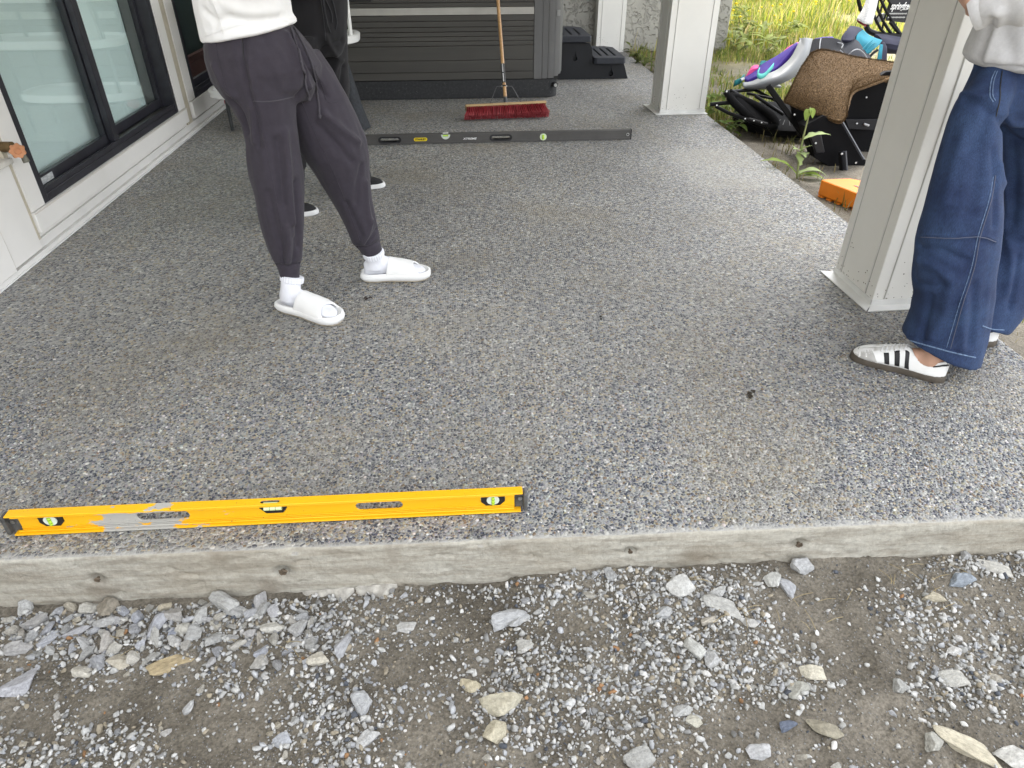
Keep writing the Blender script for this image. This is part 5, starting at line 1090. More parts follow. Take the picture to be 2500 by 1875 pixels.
def slide(heel, toe, ank, side, t):
    F = Foot(heel, toe, side); top = ([0, .05, .16, .30, .45, .62, .8, .93, 1], [.075, .085, .098, .105, .092, .072, .056, .046, .030])
    s = MB(); F.solid(s, top, .022, -.004); am = F.P(.20, 0, .085); limb(s, [F.P(.19, 0, .05), am, ank], [.038, .037, .037])
    v, f, n = remesh(s, .0048, 6); v = v+n*(.0012*fbm(v*38, 2))[:, None]; sk = mesh_obj('sock', v, f, M_sock, t, smooth=True)
    c2 = ank-np.array([0, 0, .004]); ax = nrm(ank-am); R = []
    for q, r in ((-.010, .0385), (-.008, .041), (.004, .0425), (.012, .041), (.014, .037)):
        a = nrm(np.cross(ax, [1, 0, 0])); b = np.cross(ax, a); R.append([c2+ax*q+(r+.0010*math.cos(26*u))*(math.cos(u)*a+math.sin(u)*b) for u in np.linspace(0, 2*math.pi, 105)[:-1]])
    MB().rings(R).build('sock_cuff', M_sock, sk, smooth=True)
    sl = MB().rings([F.outline(o, z) for o, z in ((-.004, .0075), (.007, .008), (.013, .014), (.016, .024), (.014, .034), (.008, .039), (.002, .036), (-.006, .026), (-.02, .026))]).build('slide', M_slide, t, smooth=True)
    MB().rings([F.outline(o, z) for o, z in ((-.006, .0006), (.004, .001), (.008, .0045), (.007, .0085), (-.004, .0085))]).build('outsole', M_dirt, sl, smooth=True)
    V = []; nu, nt = 14, 19
    for i in range(nu):
        u = i/(nu-1)
        for j in range(nt):
            a = math.pi*j/(nt-1); uu = .41-.06*(1-math.sin(a))+(.38+.19*(1-math.sin(a)))*u; H_ = np.interp(uu, [.3, .42, .6, .8, .9], [.088, .086, .073, .056, .048]); w = hw(uu)+.010
            V.append(F.P(uu, mid(uu)+w*math.cos(a)*(1 if abs(math.cos(a)) > .9 else 1), .026+(H_-.020)*math.sin(a)**.8))
    MB().add(V, [(i*nt+j, i*nt+j+1, (i+1)*nt+j+1, (i+1)*nt+j) for i in range(nu-1) for j in range(nt-1)]).build('strap', M_slide, sl, smooth=True, solid=.006, bevel=.001)
    return F
slide(atz(690, 752)+[.004, 0, 0], atz(828, 789), aty(*z2(630, 1382), 2.368)+[.002, 0, .006], 1, p1)
slide(atz(892, 683), atz(1043, 676), aty(*z2(1034, 1256), 2.605)+[.002, 0, .006], 1, p1)

# ================= person in black behind
p2 = thing('person', (-.7, 3.6, 0), 'person in black trousers and black runners standing behind the one in joggers', 'person', 'people on the patio')
M_blk = mat('faded_black_cotton', (.011, .0105, .0125), .9, var=.18, vs=9, bump=.3, bs=700, sheen=.05)
tr = MB()
loft(tr, [S((560, -60), (905, -60), 3.6, .75), S((565, 40), (906, 20), 3.6, .80), S((575, 130), (906, 110), 3.6, .82), S((590, 220), (906, 200), 3.6, .80), S((640, 290), (880, 270), 3.6, .7)])
loft(tr, [S((770, 180), (905, 170), 3.66, 1.1), S((765, 300), (908, 290), 3.68, 1.1), S((790, 420), (914, 400), 3.70, 1.1), S((800, 560), (917, 560), 3.73, 1.05), S((830, 680), (945, 660), 3.75, 1.), S((880, 780), (985, 760), 3.76, .95), S((930, 870), (1022, 850), 3.765, .9), S((940, 905), (1025, 890), 3.77, .9)])
loft(tr, [S((585, 180), (780, 190), 3.52, 1.0), S((590, 320), (770, 320), 3.50, 1.0), S((585, 480), (735, 480), 3.47, 1.0), S((578, 640), (705, 640), 3.45, 1.0), S((580, 780), (697, 780), 3.42, 1.0), S((590, 900), (694, 900), 3.40, 1.0), S((598, 985), (690, 980), 3.39, 1.0)])
v, f, n = remesh(tr, .007, 6); sf = Surf(v, f)
FL = [(sf.line([z2(*p) for p in l]), w, a) for l, w, a in (([(800, 180), (840, 260), (880, 300)], .012, .007), ([(760, 300), (800, 230), (880, 200)], .014, -.008), ([(860, 300), (830, 400), (815, 520)], .014, .008), ([(890, 330), (870, 450), (880, 560)], .012, -.007), ([(780, 0), (790, 80), (805, 150)], .008, .005), ([(688, 740), (690, 780), (694, 820)], .01, .006))]
v = folds(v, n, f, FL, 1.5); v = v+n*(.004*fbm(v*13, 2))[:, None]; tr2 = mesh_obj('trousers', v, f, M_blk, p2, smooth=True); sf = Surf(v, f)
M_cordb = mat('black_cord', (.03, .03, .034), .9)
for pts in ([(785, 0), (795, 70), (808, 130), (822, 160)], [(830, 0), (845, 60), (852, 110), (848, 145)], [(800, 0), (825, 60), (830, 110)]):
    P = sf.line([z2(*p) for p in pts], .004)
    if len(P) > 2: MB().tube(P, .003, 6).build('drawstring', M_cordb, p2, smooth=True)
seam(tr2, sf, [z2(*p) for p in [(775, -10), (785, 60), (795, 140), (800, 200)]], .002, M_cordb)
ts = MB(); pc = aty(*z2(735, 100), 3.6)
limb(ts, [pc+[0, 0, .10], pc+[-.01, 0, .30], pc+[-.02, 0, .50], pc+[-.02, 0, .57]], [.165, .17, .17, .08], 22)
for yy in (-1, 1): limb(ts, [pc+[-.02, .12*yy, .53], pc+[.0, .21*yy, .44], pc+[.02, .25*yy, .26]], [.075, .07, .065])
v, f, n = remesh(ts, .009, 4); mesh_obj('hoodie', v+n*(.004*fbm(v*9, 2))[:, None], f, M_blk, p2, smooth=True)
bo = MB(); nk = pc+np.array([-.02, 0, .60])
limb(bo, [pc, pc+[-.01, 0, .3], pc+[-.02, 0, .52], nk], [.05, .08, .12, .05])
for yy in (-1, 1):
    sh = pc+np.array([-.02, .15*yy, .50]); el = sh+np.array([.10, .08*yy, -.20]); wr = el+np.array([.15, -.14*yy, .12]); limb(bo, [sh, el, wr], [.045, .04, .03]); hand(bo, wr, nrm(wr-el), np.array([0, -yy, .2]), yy, .7)
for k_, a_ in ((3.50, aty(*z2(645, 1000), 3.39)), (3.66, aty(*z2(985, 905), 3.77))): limb(bo, [pc+[0, k_-3.6, -.1], (pc+[0, k_-3.6, -.1]+a_)/2, a_], [.030, .028, .026])
hc, hf, hsd = head(bo, nk, np.array([.9, -.45, 0])); v, f, n = remesh(bo, .0085, 4); mesh_obj('body', v, f, M_skin, p2, smooth=True); finish_head(p2, hc, hf, hsd)
M_bk = mat('black_knit', (.012, .012, .014), .8, var=.3, vs=60, bump=.5, bs=300); M_ws = mat('white_midsole', (.72, .72, .72), .6)
for heel, toe in (((-1.005, 3.34), (-.752, 3.425)), ((-.715, 3.755), (-.452, 3.822))):
    sneaker(p2, Foot(heel, toe, 1), M_bk, M_ws, M_bk, M_bk, False, 'runner', [(.002, 0.0), (.007, .004), (.008, .014), (.005, .026), (-.004, .027)])

# ================= person in jeans on the right
z5 = lambda a, b: (1950+a*.5789, b*.5789)
p3 = thing('person', (1.5, 1.85, 0), 'person in grey sweatshirt, wide blue jeans and white sneakers with black stripes', 'person', 'people on the patio')
def denim():
    m = mat('blue_denim', (.009, .019, .060), .85, col2=(.026, .050, .115), vs=8, thr=(.34, .68), bump=.5, bs=700, sheen=.0, detail=7)
    N = m.node_tree.nodes; L = m.node_tree.links; b = N['Principled BSDF']; src = b.inputs['Base Color'].links[0].from_socket
    tc = N.new('ShaderNodeTexCoord'); mp = N.new('ShaderNodeMapping'); mp.inputs['Scale'].default_value = (700, 700, 90); L.new(tc.outputs['Object'], mp.inputs[0])
    n = N.new('ShaderNodeTexNoise'); n.inputs['Scale'].default_value = 1; n.inputs['Detail'].default_value = 2; L.new(mp.outputs[0], n.inputs['Vector'])
    r = N.new('ShaderNodeMapRange'); L.new(n.outputs['Fac'], r.inputs['Value']); r.inputs['From Min'].default_value = .3; r.inputs['From Max'].default_value = .7; r.inputs['To Min'].default_value = .7; r.inputs['To Max'].default_value = 1.45
    mx = N.new('ShaderNodeMix'); mx.data_type = 'RGBA'; mx.blend_type = 'MULTIPLY'; mx.inputs[0].default_value = 1; L.new(src, mx.inputs[6]); L.new(r.outputs[0], mx.inputs[7]); L.new(mx.outputs[2], b.inputs['Base Color']); return m
M_den = denim(); M_fade = mat('faded_denim_edge', (.13, .19, .30), .9, var=.5, vs=130); M_stitch = mat('stitch', (.085, .095, .14), .8)
M_swt = mat('grey_marl_sweatshirt', (.50, .50, .51), .95, var=.06, vs=120, bump=.7, bs=500, sheen=.3)
T = lambda L, R, y, k=1.: sec(z5(*L), z5(*R), y, k)
tr = MB()
loft(tr, [T((765, 180), (1120, 190), 1.91, .62), T((755, 280), (1125, 290), 1.90, .66), T((738, 330), (1135, 345), 1.90, .68), T((714, 385), (1140, 400), 1.89, .66), T((690, 430), (1130, 450), 1.89, .60), T((700, 500), (1090, 520), 1.89, .5)])
loft(tr, [T((765, 290), (930, 310), 1.875, .7), T((735, 340), (905, 360), 1.855, .85), T((705, 390), (880, 410), 1.84, 1.0), T((690, 412), (868, 440), 1.835, 1.0), T((662, 478), (838, 500), 1.825, 1.05), T((640, 545), (832, 560), 1.82, 1.0), T((610, 640), (834, 655), 1.81, .95), T((582, 740), (838, 755), 1.80, .92), T((560, 830), (836, 850), 1.79, .9), T((536, 930), (836, 950), 1.785, .88), T((513, 1030), (828, 1050), 1.78, .88), T((502, 1110), (808, 1140), 1.78, .88), T((497, 1190), (806, 1220), 1.785, .88), T((500, 1265), (793, 1300), 1.79, .88), T((488, 1335), (777, 1390), 1.795, .9), T((455, 1424), (748, 1500), 1.80, .92)])
loft(tr, [T((850, 420), (1120, 420), 1.97, .9), T((832, 500), (1115, 510), 1.985, .9), T((838, 640), (1110, 640), 2.0, .9), T((842, 780), (1105, 780), 2.01, .9), T((850, 900), (1090, 910), 2.015, .9), T((852, 1000), (1060, 1020), 2.005, .9), T((780, 1100), (1015, 1130), 1.99, .8), T((730, 1200), (965, 1235), 1.975, .75), T((690, 1290), (928, 1330), 1.96, .7), T((670, 1350), (870, 1400), 1.95, .75)])
v, f, n = remesh(tr, .0060, 6); sf = Surf(v, f)
def J(l, w, a): return (sf.line([z5(*p) for p in l]), w, a)
FL = [J([(700, 420), (760, 440), (820, 470)], .010, -.008), J([(690, 395), (760, 405), (810, 400)], .010, .006), J([(800, 480), (770, 560), (720, 640)], .014, -.006), J([(690, 560), (660, 700), (620, 850)], .018, .006), J([(770, 600), (750, 750), (720, 900)], .016, -.006), J([(820, 640), (830, 800), (825, 950)], .010, -.006),
      J([(510, 1040), (600, 1060), (700, 1100)], .014, -.008), J([(505, 1100), (580, 1130), (650, 1190)], .014, .007), J([(500, 1190), (570, 1210), (640, 1190)], .014, -.006), J([(640, 1200), (620, 1300), (560, 1420)], .014, .007), J([(560, 1250), (540, 1330), (520, 1420)], .012, -.006), J([(700, 1250), (690, 1350), (690, 1470)], .012, .006), J([(740, 1200), (735, 1320), (720, 1450)], .010, -.006),
      J([(850, 700), (880, 850), (870, 960)], .014, .007), J([(900, 600), (910, 780), (900, 940)], .016, -.007), J([(880, 1000), (900, 1100), (880, 1230)], .014, .008), J([(920, 1080), (910, 1180), (890, 1300)], .010, -.008), J([(870, 480), (900, 520), (950, 530)], .012, .006), J([(840, 500), (880, 560), (940, 600)], .010, -.006),
      J([(515, 998), (650, 1003), (770, 1000), (838, 1020)], .004, .004)]
v = folds(v, n, f, FL, 1.15); v = v+n*(.0022*fbm(v*15, 2)+.0022*fbm(np.stack([v[:, 0]*18, v[:, 1]*18, v[:, 2]*7+v[:, 0]*9], -1), 2))[:, None]
jeans = mesh_obj('jeans', v, f, M_den, p3, smooth=True); sf = Surf(v, f)
def jseam(pts, r=.0012, m=None, lift=.0006): seam(jeans, sf, [z5(*p) for p in pts], r, m or M_stitch, 'seam', lift)
jseam([(515, 1000), (650, 1005), (765, 1000), (832, 1020)], .0013); jseam([(515, 994), (650, 998), (765, 993), (832, 1013)], .0009, M_den)
jseam([(830, 740), (810, 850), (765, 1000), (740, 1130), (690, 1290), (640, 1470)], .0013); jseam([(820, 745), (800, 850), (755, 1000), (728, 1130), (676, 1290), (624, 1465)], .0009, M_fade)
jseam([(828, 300), (812, 340), (806, 400), (820, 430)], .0012, M_fade); jseam([(838, 300), (822, 345), (818, 400), (830, 425)], .0010, M_fade); jseam([(858, 300), (850, 360), (848, 420), (832, 490)], .0014, M_txtb)
jseam([(452, 1430), (500, 1445), (560, 1462), (640, 1484), (700, 1498), (745, 1508)], .0024, M_fade, .0); jseam([(460, 1412), (520, 1432), (600, 1455), (680, 1476), (748, 1490)], .0013, M_den)
jseam([(775, 1374), (815, 1388), (866, 1392)], .002, M_fade, 0.)
ts = MB()
loft(ts, [T((778, 284), (1150, 300), 1.90, .74), T((740, 268), (1190, 280), 1.90, .80), T((722, 240), (1210, 250), 1.90, .84), T((740, 185), (1205, 190), 1.90, .84), T((772, 100), (1195, 100), 1.90, .86), T((800, 0), (1190, 0), 1.90, .88), T((790, -250), (1200, -250), 1.91, .85), T((780, -500), (1210, -500), 1.91, .8), T((830, -660), (1160, -660), 1.91, .7)])
sh = aty(*z5(850, -520), 1.86); el = aty(*z5(930, -60), 1.62); wr = aty(*z5(768, 10), 1.66); wr2 = wr+nrm(wr-el)*.035+np.array([-.01, 0, .02])
v0 = nrm(wr-el)
limb(ts, [sh, (sh+el)/2+[.02, -.02, 0], el+[.02, 0, -.01], (el+wr)/2+[0, 0, -.012], wr], [.085, .075, .066, .056, .050])
shR = aty(*z5(1190, -520), 1.93); limb(ts, [shR, shR+[.08, .0, -.15], shR+[.08, -.03, -.24], shR+[-.02, -.10, -.17]], [.085, .075, .068, .055])
v, f, n = remesh(ts, .0068, 5); sf2 = Surf(v, f)
K = lambda l, w, a: (sf2.line([z5(*p) for p in l]), w, a)
FL = [K([(815, 90), (790, 170), (765, 240)], .010, -.008), K([(835, 60), (810, 150), (790, 250)], .014, .006), K([(760, 255), (840, 280), (950, 285)], .006, -.004), K([(880, 40), (870, 140), (900, 240)], .02, -.006)]
v = folds(v, n, f, FL, 1.5); v = v+n*(.0035*fbm(v*14, 2))[:, None]; swt = mesh_obj('sweatshirt', v, f, M_swt, p3, smooth=True)
a = nrm(np.cross(v0, [0, 0, 1])); b = np.cross(v0, a); R = []
for q, r in ((-.010, .048), (0, .053), (.010, .055), (.018, .053), (.019, .049), (.010, .046), (-.02, .042)): R.append([wr+v0*q+r*(math.cos(u)*a+math.sin(u)*b) for u in np.linspace(0, 2*math.pi, 33)[:-1]])
MB().rings(R, cap=False).build('cuff', M_swt, swt, smooth=True)
bo = MB(); nk = aty(*z5(1000, -700), 1.91)
limb(bo, [aty(*z5(940, 330), 1.90), aty(*z5(980, 0), 1.91), aty(*z5(1000, -450), 1.91), nk], [.085, .095, .12, .05]); 
hd3 = nrm(np.array([-.45, .05, .9])); limb(bo, [sh, (sh+el)/2+[.02, -.02, 0], el+[.02, 0, -.01], (el+wr)/2+[0, 0, -.012], wr, wr+v0*.02+hd3*.012], [.04, .036, .034, .032, .030, .030]); hand(bo, wr+v0*.016, nrm(hd3+v0*.4), np.array([.3, -.2, .3]), 1, .75)
wl = shR+np.array([-.10, -.17, -.10]); limb(bo, [shR, shR+[.08, -.02, -.24], wl], [.04, .036, .03]); hand(bo, wl, nrm(np.array([-.9, -.1, .3])), np.array([0, .3, .6]), -1, .6)
pass
H1 = Foot(atz(*z5(608, 1606))[:2], atz(*z5(222, 1500))[:2], -1); H2 = Foot((1.800, 1.925), (1.575, 2.055), -1)
for F_ in (H1, H2):
    top = ([0, .05, .16, .30, .45, .62, .8, .93, 1], [.070, .080, .090, .092, .080, .062, .046, .038, .025]); F_.solid(bo, top, .022, -.004); limb(bo, [F_.P(.20, 0, .05), F_.P(.19, 0, .12)]+([sec(z5(494, 1110), z5(822, 1140), 1.78)[0], sec(z5(557, 830), z5(846, 850), 1.79)[0], sec(z5(662, 478), z5(838, 500), 1.825)[0], sec(z5(738, 330), z5(1135, 345), 1.9)[0]] if F_ is H1 else [sec(z5(730, 1200), z5(965, 1235), 1.985)[0], sec(z5(850, 900), z5(1090, 910), 2.015)[0], sec(z5(832, 500), z5(1115, 510), 1.985)[0], sec(z5(738, 330), z5(1135, 345), 1.9)[0]]), [.034, .030, .026, .026, .026, .026])
hc, hf, hsd = head(bo, nk, np.array([-.9, -.4, -.1])); v, f, n = remesh(bo, .0075, 4); mesh_obj('body', v, f, M_skin, p3, smooth=True); finish_head(p3, hc, hf, hsd)
M_leather = mat('white_leather', (.76, .76, .75), .4, var=.03, vs=20, bump=.1, bs=300); M_gum = mat('dark_gum_sole', (.075, .062, .048), .6, var=.2, vs=40); M_suede = mat('grey_suede', (.42, .41, .39), .95, var=.1, vs=60, bump=.3, bs=600); M_str = mat('black_leather', (.012, .012, .014), .45)
for F_ in (H1, H2): sneaker(p3, F_, M_leather, M_gum, M_suede, M_str, True, 'sneaker')
# ================================================================== PILE BESIDE THE SLAB
z4 = lambda a, b: (1650+a*.31348, b*.31348)
zj = lambda a, b: (1720+a*.19293, 60+b*.19293)
M_pad = mat('black_vinyl', (.007, .007, .0075), .8, var=.3, vs=10, bump=.1, spec=.04); M_rod = mat('black_tube', (.007, .007, .008), .5, spec=.2); M_blk_panel = mat('black_panel', (.0055, .0055, .0065), .7, var=.2, vs=6, spec=.08)
M_bolt = mat('bolt', (.60, .60, .60), .3, .8)
def grid(P, nu, nv):
    """smooth sheet through a control net P[v][u]"""
    P = np.asarray(P, float); A_ = np.array([crv(r, nu) for r in P]); B_ = np.array([crv(A_[:, i], nv) for i in range(A_.shape[1])]); return B_.transpose(1, 0, 2)
def sheet(G): 
    a, b = G.shape[:2]; return MB().add(G.reshape(-1, 3), [(i*b+j, i*b+j+1, (i+1)*b+j+1, (i+1)*b+j) for i in range(a-1) for j in range(b-1)])
def disc(c, r, th, R=np.eye(3), n=40, rim=.3):
    u = np.linspace(0, 2*math.pi, n+1)[:-1]; rr = []
    for s, z in ((r*.90, -th/2), (r-th*rim*.3, -th/2+th*.12), (r, -th*.15), (r, th*.15), (r-th*rim*.3, th/2-th*.12), (r*.90, th/2), (r*.3, th/2+.004)): rr.append(np.stack([s*np.cos(u), s*np.sin(u), np.full(n, z)], -1)@np.asarray(R).T+c)
    return MB().rings(rr)
def Rxyz(a, b, c): return np.array(Matrix.Rotation(c, 3, 'Z')@Matrix.Rotation(b, 3, 'Y')@Matrix.Rotation(a, 3, 'X'))
def bolts(t, pts, r=.006):
    for p in pts:
        d = nrm(np.array([0, 0, CAMZ])-p); MB().tube([p, p+d*.006], [r, r*.6], 8).build('bolt', M_bolt, t, smooth=True)

# round black trampoline-like disc lying lowest
t = thing('round_pad', (2.38, 5.12, -.09), 'round black padded disc lying flat at the bottom of the junk pile', 'pad')
disc(np.array([2.385, 5.14, .005]), .385, .062, Rxyz(.05, -.03, 0)).build('disc', M_pad, t, smooth=True)
for a in (2.9, 3.9, 5.0, .6, 1.7): MB().tube([(2.385+.28*math.cos(a), 5.14+.28*math.sin(a), -.10), (2.385+.28*math.cos(a), 5.14+.28*math.sin(a), -.02)], .016, 8).build('foot', mat('grey_foot', (.22, .22, .22), .5), t, smooth=True)
for k in range(26):
    a = math.radians(130+k*7.5); P = [np.array([2.385+r*math.cos(a), 5.14+r*math.sin(a), .038+.012*(.385-r)/.385+(2.385-2.385)]) for r in (.36, .30, .22)]; MB().tube(P, .0022, 4).build('stitch_rib', mat('rib_grey', (.03, .03, .03), .6), t, smooth=True)

# folded black frame with an oval padded ring
fr = thing('folded_frame', (2.05, 5.0, .03), 'folded black tube frame with an oval padded ring, in front of the grey child seat', 'frame')
c0 = aty(*zj(360, 930), 5.06); c1 = aty(*zj(860, 1265), 4.86); axd = c1-c0; L0 = np.linalg.norm(axd); axd = axd/L0; sdv = nrm(np.cross(axd, [0.15, -.75, .55])); nv = np.cross(axd, sdv); pts = []
for u in np.linspace(0, 2*math.pi, 41)[:-1]: pts.append((c0+c1)/2+axd*(L0*.54*math.cos(u))+sdv*(.052*abs(math.sin(u))**.75*np.sign(math.sin(u)))+nv*.015*math.sin(2*u))
MB().tube(np.array(pts), .033, 12, closed=True, flat=.75).build('padded_ring', M_pad, fr, smooth=True)
MB().obox((c0+c1)/2+nv*.006, (L0*.95, .085, .030), np.stack([axd, sdv, nv], 1)).build('ring_plate', M_blk_panel, fr, bevel=.005)
def rod(a, b, r=.011, ya=4.95, yb=4.95, name='tube', mid_=None, m=None):
    A_, B_ = aty(*zj(*a), ya), aty(*zj(*b), yb); P = [A_, B_] if mid_ is None else crv([A_, aty(*zj(*mid_), (ya+yb)/2), B_], 12); MB().tube(P, r, 10).build(name, m or M_rod, fr, smooth=True); return A_, B_
rod((70, 1012), (330, 985), .014, 5.1, 5.06, 'handle'); rod((145, 1035), (560, 1205), .012, 5.05, 4.9, mid_=(330, 1130)); rod((560, 1205), (790, 1270), .016, 4.9, 4.84)
rod((270, 850), (620, 825), .012, 5.12, 5.3); rod((330, 835), (560, 960), .013, 5.12, 5.15); rod((540, 870), (880, 940), .010, 5.2, 5.05); rod((620, 820), (900, 960), .010, 5.3, 5.1); rod((650, 810), (780, 900), .006, 5.3, 5.2, m=M_steel); rod((640, 900), (1000, 1140), .012, 5.1, 5.0)
MB().tube([aty(*zj(270, 850), 5.12), aty(*zj(300, 905), 5.11)], [.022, .020], 10).build('hinge', M_rod, fr, smooth=True)
ch = MB()
for k in range(18): p = aty(*zj(470+k*13, 895+k*6.5), 5.14); ch.obox(p, (.012, .010, .007), Rxyz(0, .3, .2+.5*(k % 2)))
ch.build('chain', mat('chain', (.10, .10, .10), .3, .8), fr)
bolts(fr, [aty(*zj(x, y), 4.84) for x, y in ((515, 1192), (625, 1217), (722, 1240), (768, 1262), (155, 1022))], .0055); bolts(fr, [aty(*zj(280, 848), 5.09)], .007)
MB().tube([aty(*zj(705, 970), 5.1), aty(*zj(790, 1005), 5.1)], .012, 8).build('white_peg', M_white_pl, fr, smooth=True)

# black cabinet-like panels under the mat, with a slanting bar
bx = thing('black_panel_stack', (2.35, 4.35, -.09), 'stack of black bolted panels and bars under the brown doormat', 'panels')
def quad(pp, y, name, m, th=.02, bev=.003):
    P = np.array([aty(*z4(a, b), yy) for (a, b), yy in zip(pp, y)]); nn = nrm(np.cross(P[1]-P[0], P[2]-P[0])); nn = nn if nn[1] > 0 else -nn; return MB().prism(P, nn*th).build(name, m, bx, bevel=bev)
quad([(1000, 985), (1150, 900), (1300, 940), (1480, 1250), (1470, 1440), (1290, 1400), (1180, 1290), (1080, 1230)], [4.24]*8, 'panel', M_blk_panel, .10)
quad([(1290, 780), (1640, 560), (1900, 540), (1800, 1000), (1600, 1330), (1440, 1330), (1300, 1000)], [4.58]*7, 'panel', M_blk_panel, .04)
quad([(900, 800), (1060, 660), (1300, 800), (1300, 1020), (1100, 1180), (960, 1060)], [4.56]*6, 'panel', M_blk_panel, .04)
quad([(1320, 930), (1580, 930), (1550, 1015), (1345, 1005)], [4.53]*4, 'cross_plate', mat('panel_dark2', (.010, .010, .013), .5, spec=.25), .015)
A_ = aty(*z4(1295, 950), 4.21); B_ = aty(*z4(1462, 1240), 4.21); MB().tube([A_, B_], .008, 4).build('edge_trim', mat('edge_grey', (.045, .048, .06), .45), bx)
A_ = aty(*z4(1312, 1180), 4.16); B_ = aty(*z4(1326, 1375), 4.16); MB().tube([A_, B_], .015, 4).build('bracket', mat('bracket_grey', (.03, .032, .04), .5), bx)
MB().tube([A_+[-.026, 0, 0], B_+[-.026, 0, 0]], .014, 4).build('bracket', M_blk_panel, bx)
A_ = aty(*zj(815, 790), 4.9); B_ = aty(*zj(1330, 1500), 4.35); MB().tube([A_, (A_+B_)/2, B_], .026, 4).build('slanted_bar', M_blk_panel, bx, bevel=.004)
quad([(1040, 1050), (1130, 1020), (1165, 1190), (1090, 1200)], [4.19]*4, 'hinge_plate', mat('hinge_dark', (.011, .011, .013), .5, spec=.25), .02, .008)
bolts(bx, [aty(*z4(x, y), yy) for x, y, yy in ((1410, 962, 4.52), (1090, 1115, 4.185), (1293, 1198, 4.14), (1402, 1268, 4.235), (1485, 758, 4.57), (1298, 1372, 4.14), (925, 893, 4.50))], .007)
MB().tube([aty(*z4(1465, 965), 4.52), aty(*z4(1503, 978), 4.52)], .007, 8).build('slot_pin', mat('pin', (.35, .35, .36), .4), bx, smooth=True)

# grey child seat with purple cover
cs = thing('child_car_seat', (2.4, 5.45, .15), 'grey shelled child car seat with purple cover lying on its back on the pile', 'car seat', 'child seats on the junk pile')
M_shell = mat('grey_shell', (.27, .28, .29), .45, var=.05, vs=6); M_pur = mat('purple_fabric', (.035, .010, .20), .8, var=.15, vs=14, bump=.3, bs=300); M_pink = mat('pink_fabric', (.62, .06, .22), .8, var=.15, vs=20); M_teal = mat('teal_strap', (.10, .50, .46), .6, var=.1, vs=20); M_dteal = mat('dark_teal_fabric', (.01, .16, .17), .8); M_dk = mat('charcoal_fabric', (.011, .0115, .015), .9, var=.15, vs=20, bump=.3, bs=500); M_pip = mat('grey_piping', (.30, .31, .33), .7)
def zy(l): return [aty(*z4(a, b), y) for a, b, y in l]
G = grid([zy([(520, 655, 5.30), (600, 640, 5.27), (700, 590, 5.26), (800, 545, 5.27), (900, 450, 5.30), (960, 330, 5.36), (965, 302, 5.40)]),
          zy([(530, 675, 5.24), (620, 660, 5.2), (720, 630, 5.18), (820, 595, 5.18), (920, 520, 5.22), (1000, 400, 5.28), (1010, 300, 5.34)]),
          zy([(545, 685, 5.26), (640, 685, 5.22), (740, 670, 5.20), (830, 640, 5.2), (940, 580, 5.24), (1010, 470, 5.30), (1058, 302, 5.38)])], 36, 14)
sheet(G).build('shell', M_shell, cs, smooth=True, solid=.020, bevel=.004)
G = grid([zy([(520, 650, 5.34), (620, 640, 5.32), (740, 640, 5.30), (820, 680, 5.28)]), zy([(525, 668, 5.26), (620, 668, 5.22), (740, 665, 5.20), (770, 672, 5.20)]), zy([(545, 685, 5.3), (640, 690, 5.30), (740, 685, 5.30), (765, 678, 5.3)])], 20, 10)
sheet(G).build('shell_nose', M_shell, cs, smooth=True, solid=.016)
def cushion(rows, m, name, nu=28, nv=14, th=.03): return sheet(grid([zy(r) for r in rows], nu, nv)).build(name, m, cs, smooth=True, solid=th, bevel=.006)
cushion([[(545, 610, 5.50), (680, 510, 5.56), (800, 440, 5.6), (950, 340, 5.64)], [(535, 630, 5.38), (660, 560, 5.42), (790, 490, 5.44), (950, 345, 5.48)], [(560, 640, 5.30), (680, 585, 5.30), (800, 530, 5.32), (955, 350, 5.40)]], M_pur, 'cover')
cushion([[(560, 600, 5.52), (600, 530, 5.55), (640, 520, 5.58)], [(545, 630, 5.44), (590, 560, 5.46), (640, 545, 5.48)]], M_pink, 'cushion', 14, 10, .03)
cushion([[(800, 440, 5.66), (880, 370, 5.68), (955, 332, 5.7)], [(810, 445, 5.62), (885, 380, 5.64), (955, 340, 5.66)]], M_pink, 'piping_edge', 14, 8, .014)
sheet(grid([zy([(660, 480, 5.6), (690, 475, 5.6), (720, 490, 5.6)]), zy([(650, 510, 5.56), (690, 510, 5.56), (725, 510, 5.56)])], 8, 6)).build('tab', M_dteal, cs, smooth=True, solid=.01)
P = crv(zy([(760, 510, 5.25), (730, 545, 5.20), (690, 585, 5.17), (655, 595, 5.16), (635, 575, 5.18), (650, 545, 5.22)]), 20); G = np.stack([P+np.array([.004, .01, .016]), P-np.array([.004, .01, .016])]); sheet(G).build('strap', M_teal, cs, smooth=True, solid=.004)
P = crv(zy([(530, 600, 5.4), (500, 630, 5.3), (455, 650, 5.26)]), 10); G = np.stack([P+np.array([0, 0, .02]), P-np.array([0, 0, .02])]); sheet(G).build('strap', M_dteal, cs, smooth=True, solid=.006)
MB().tube(zy([(505, 622, 5.27), (530, 610, 5.28)]), .010, 6).build('buckle', M_steel, cs)

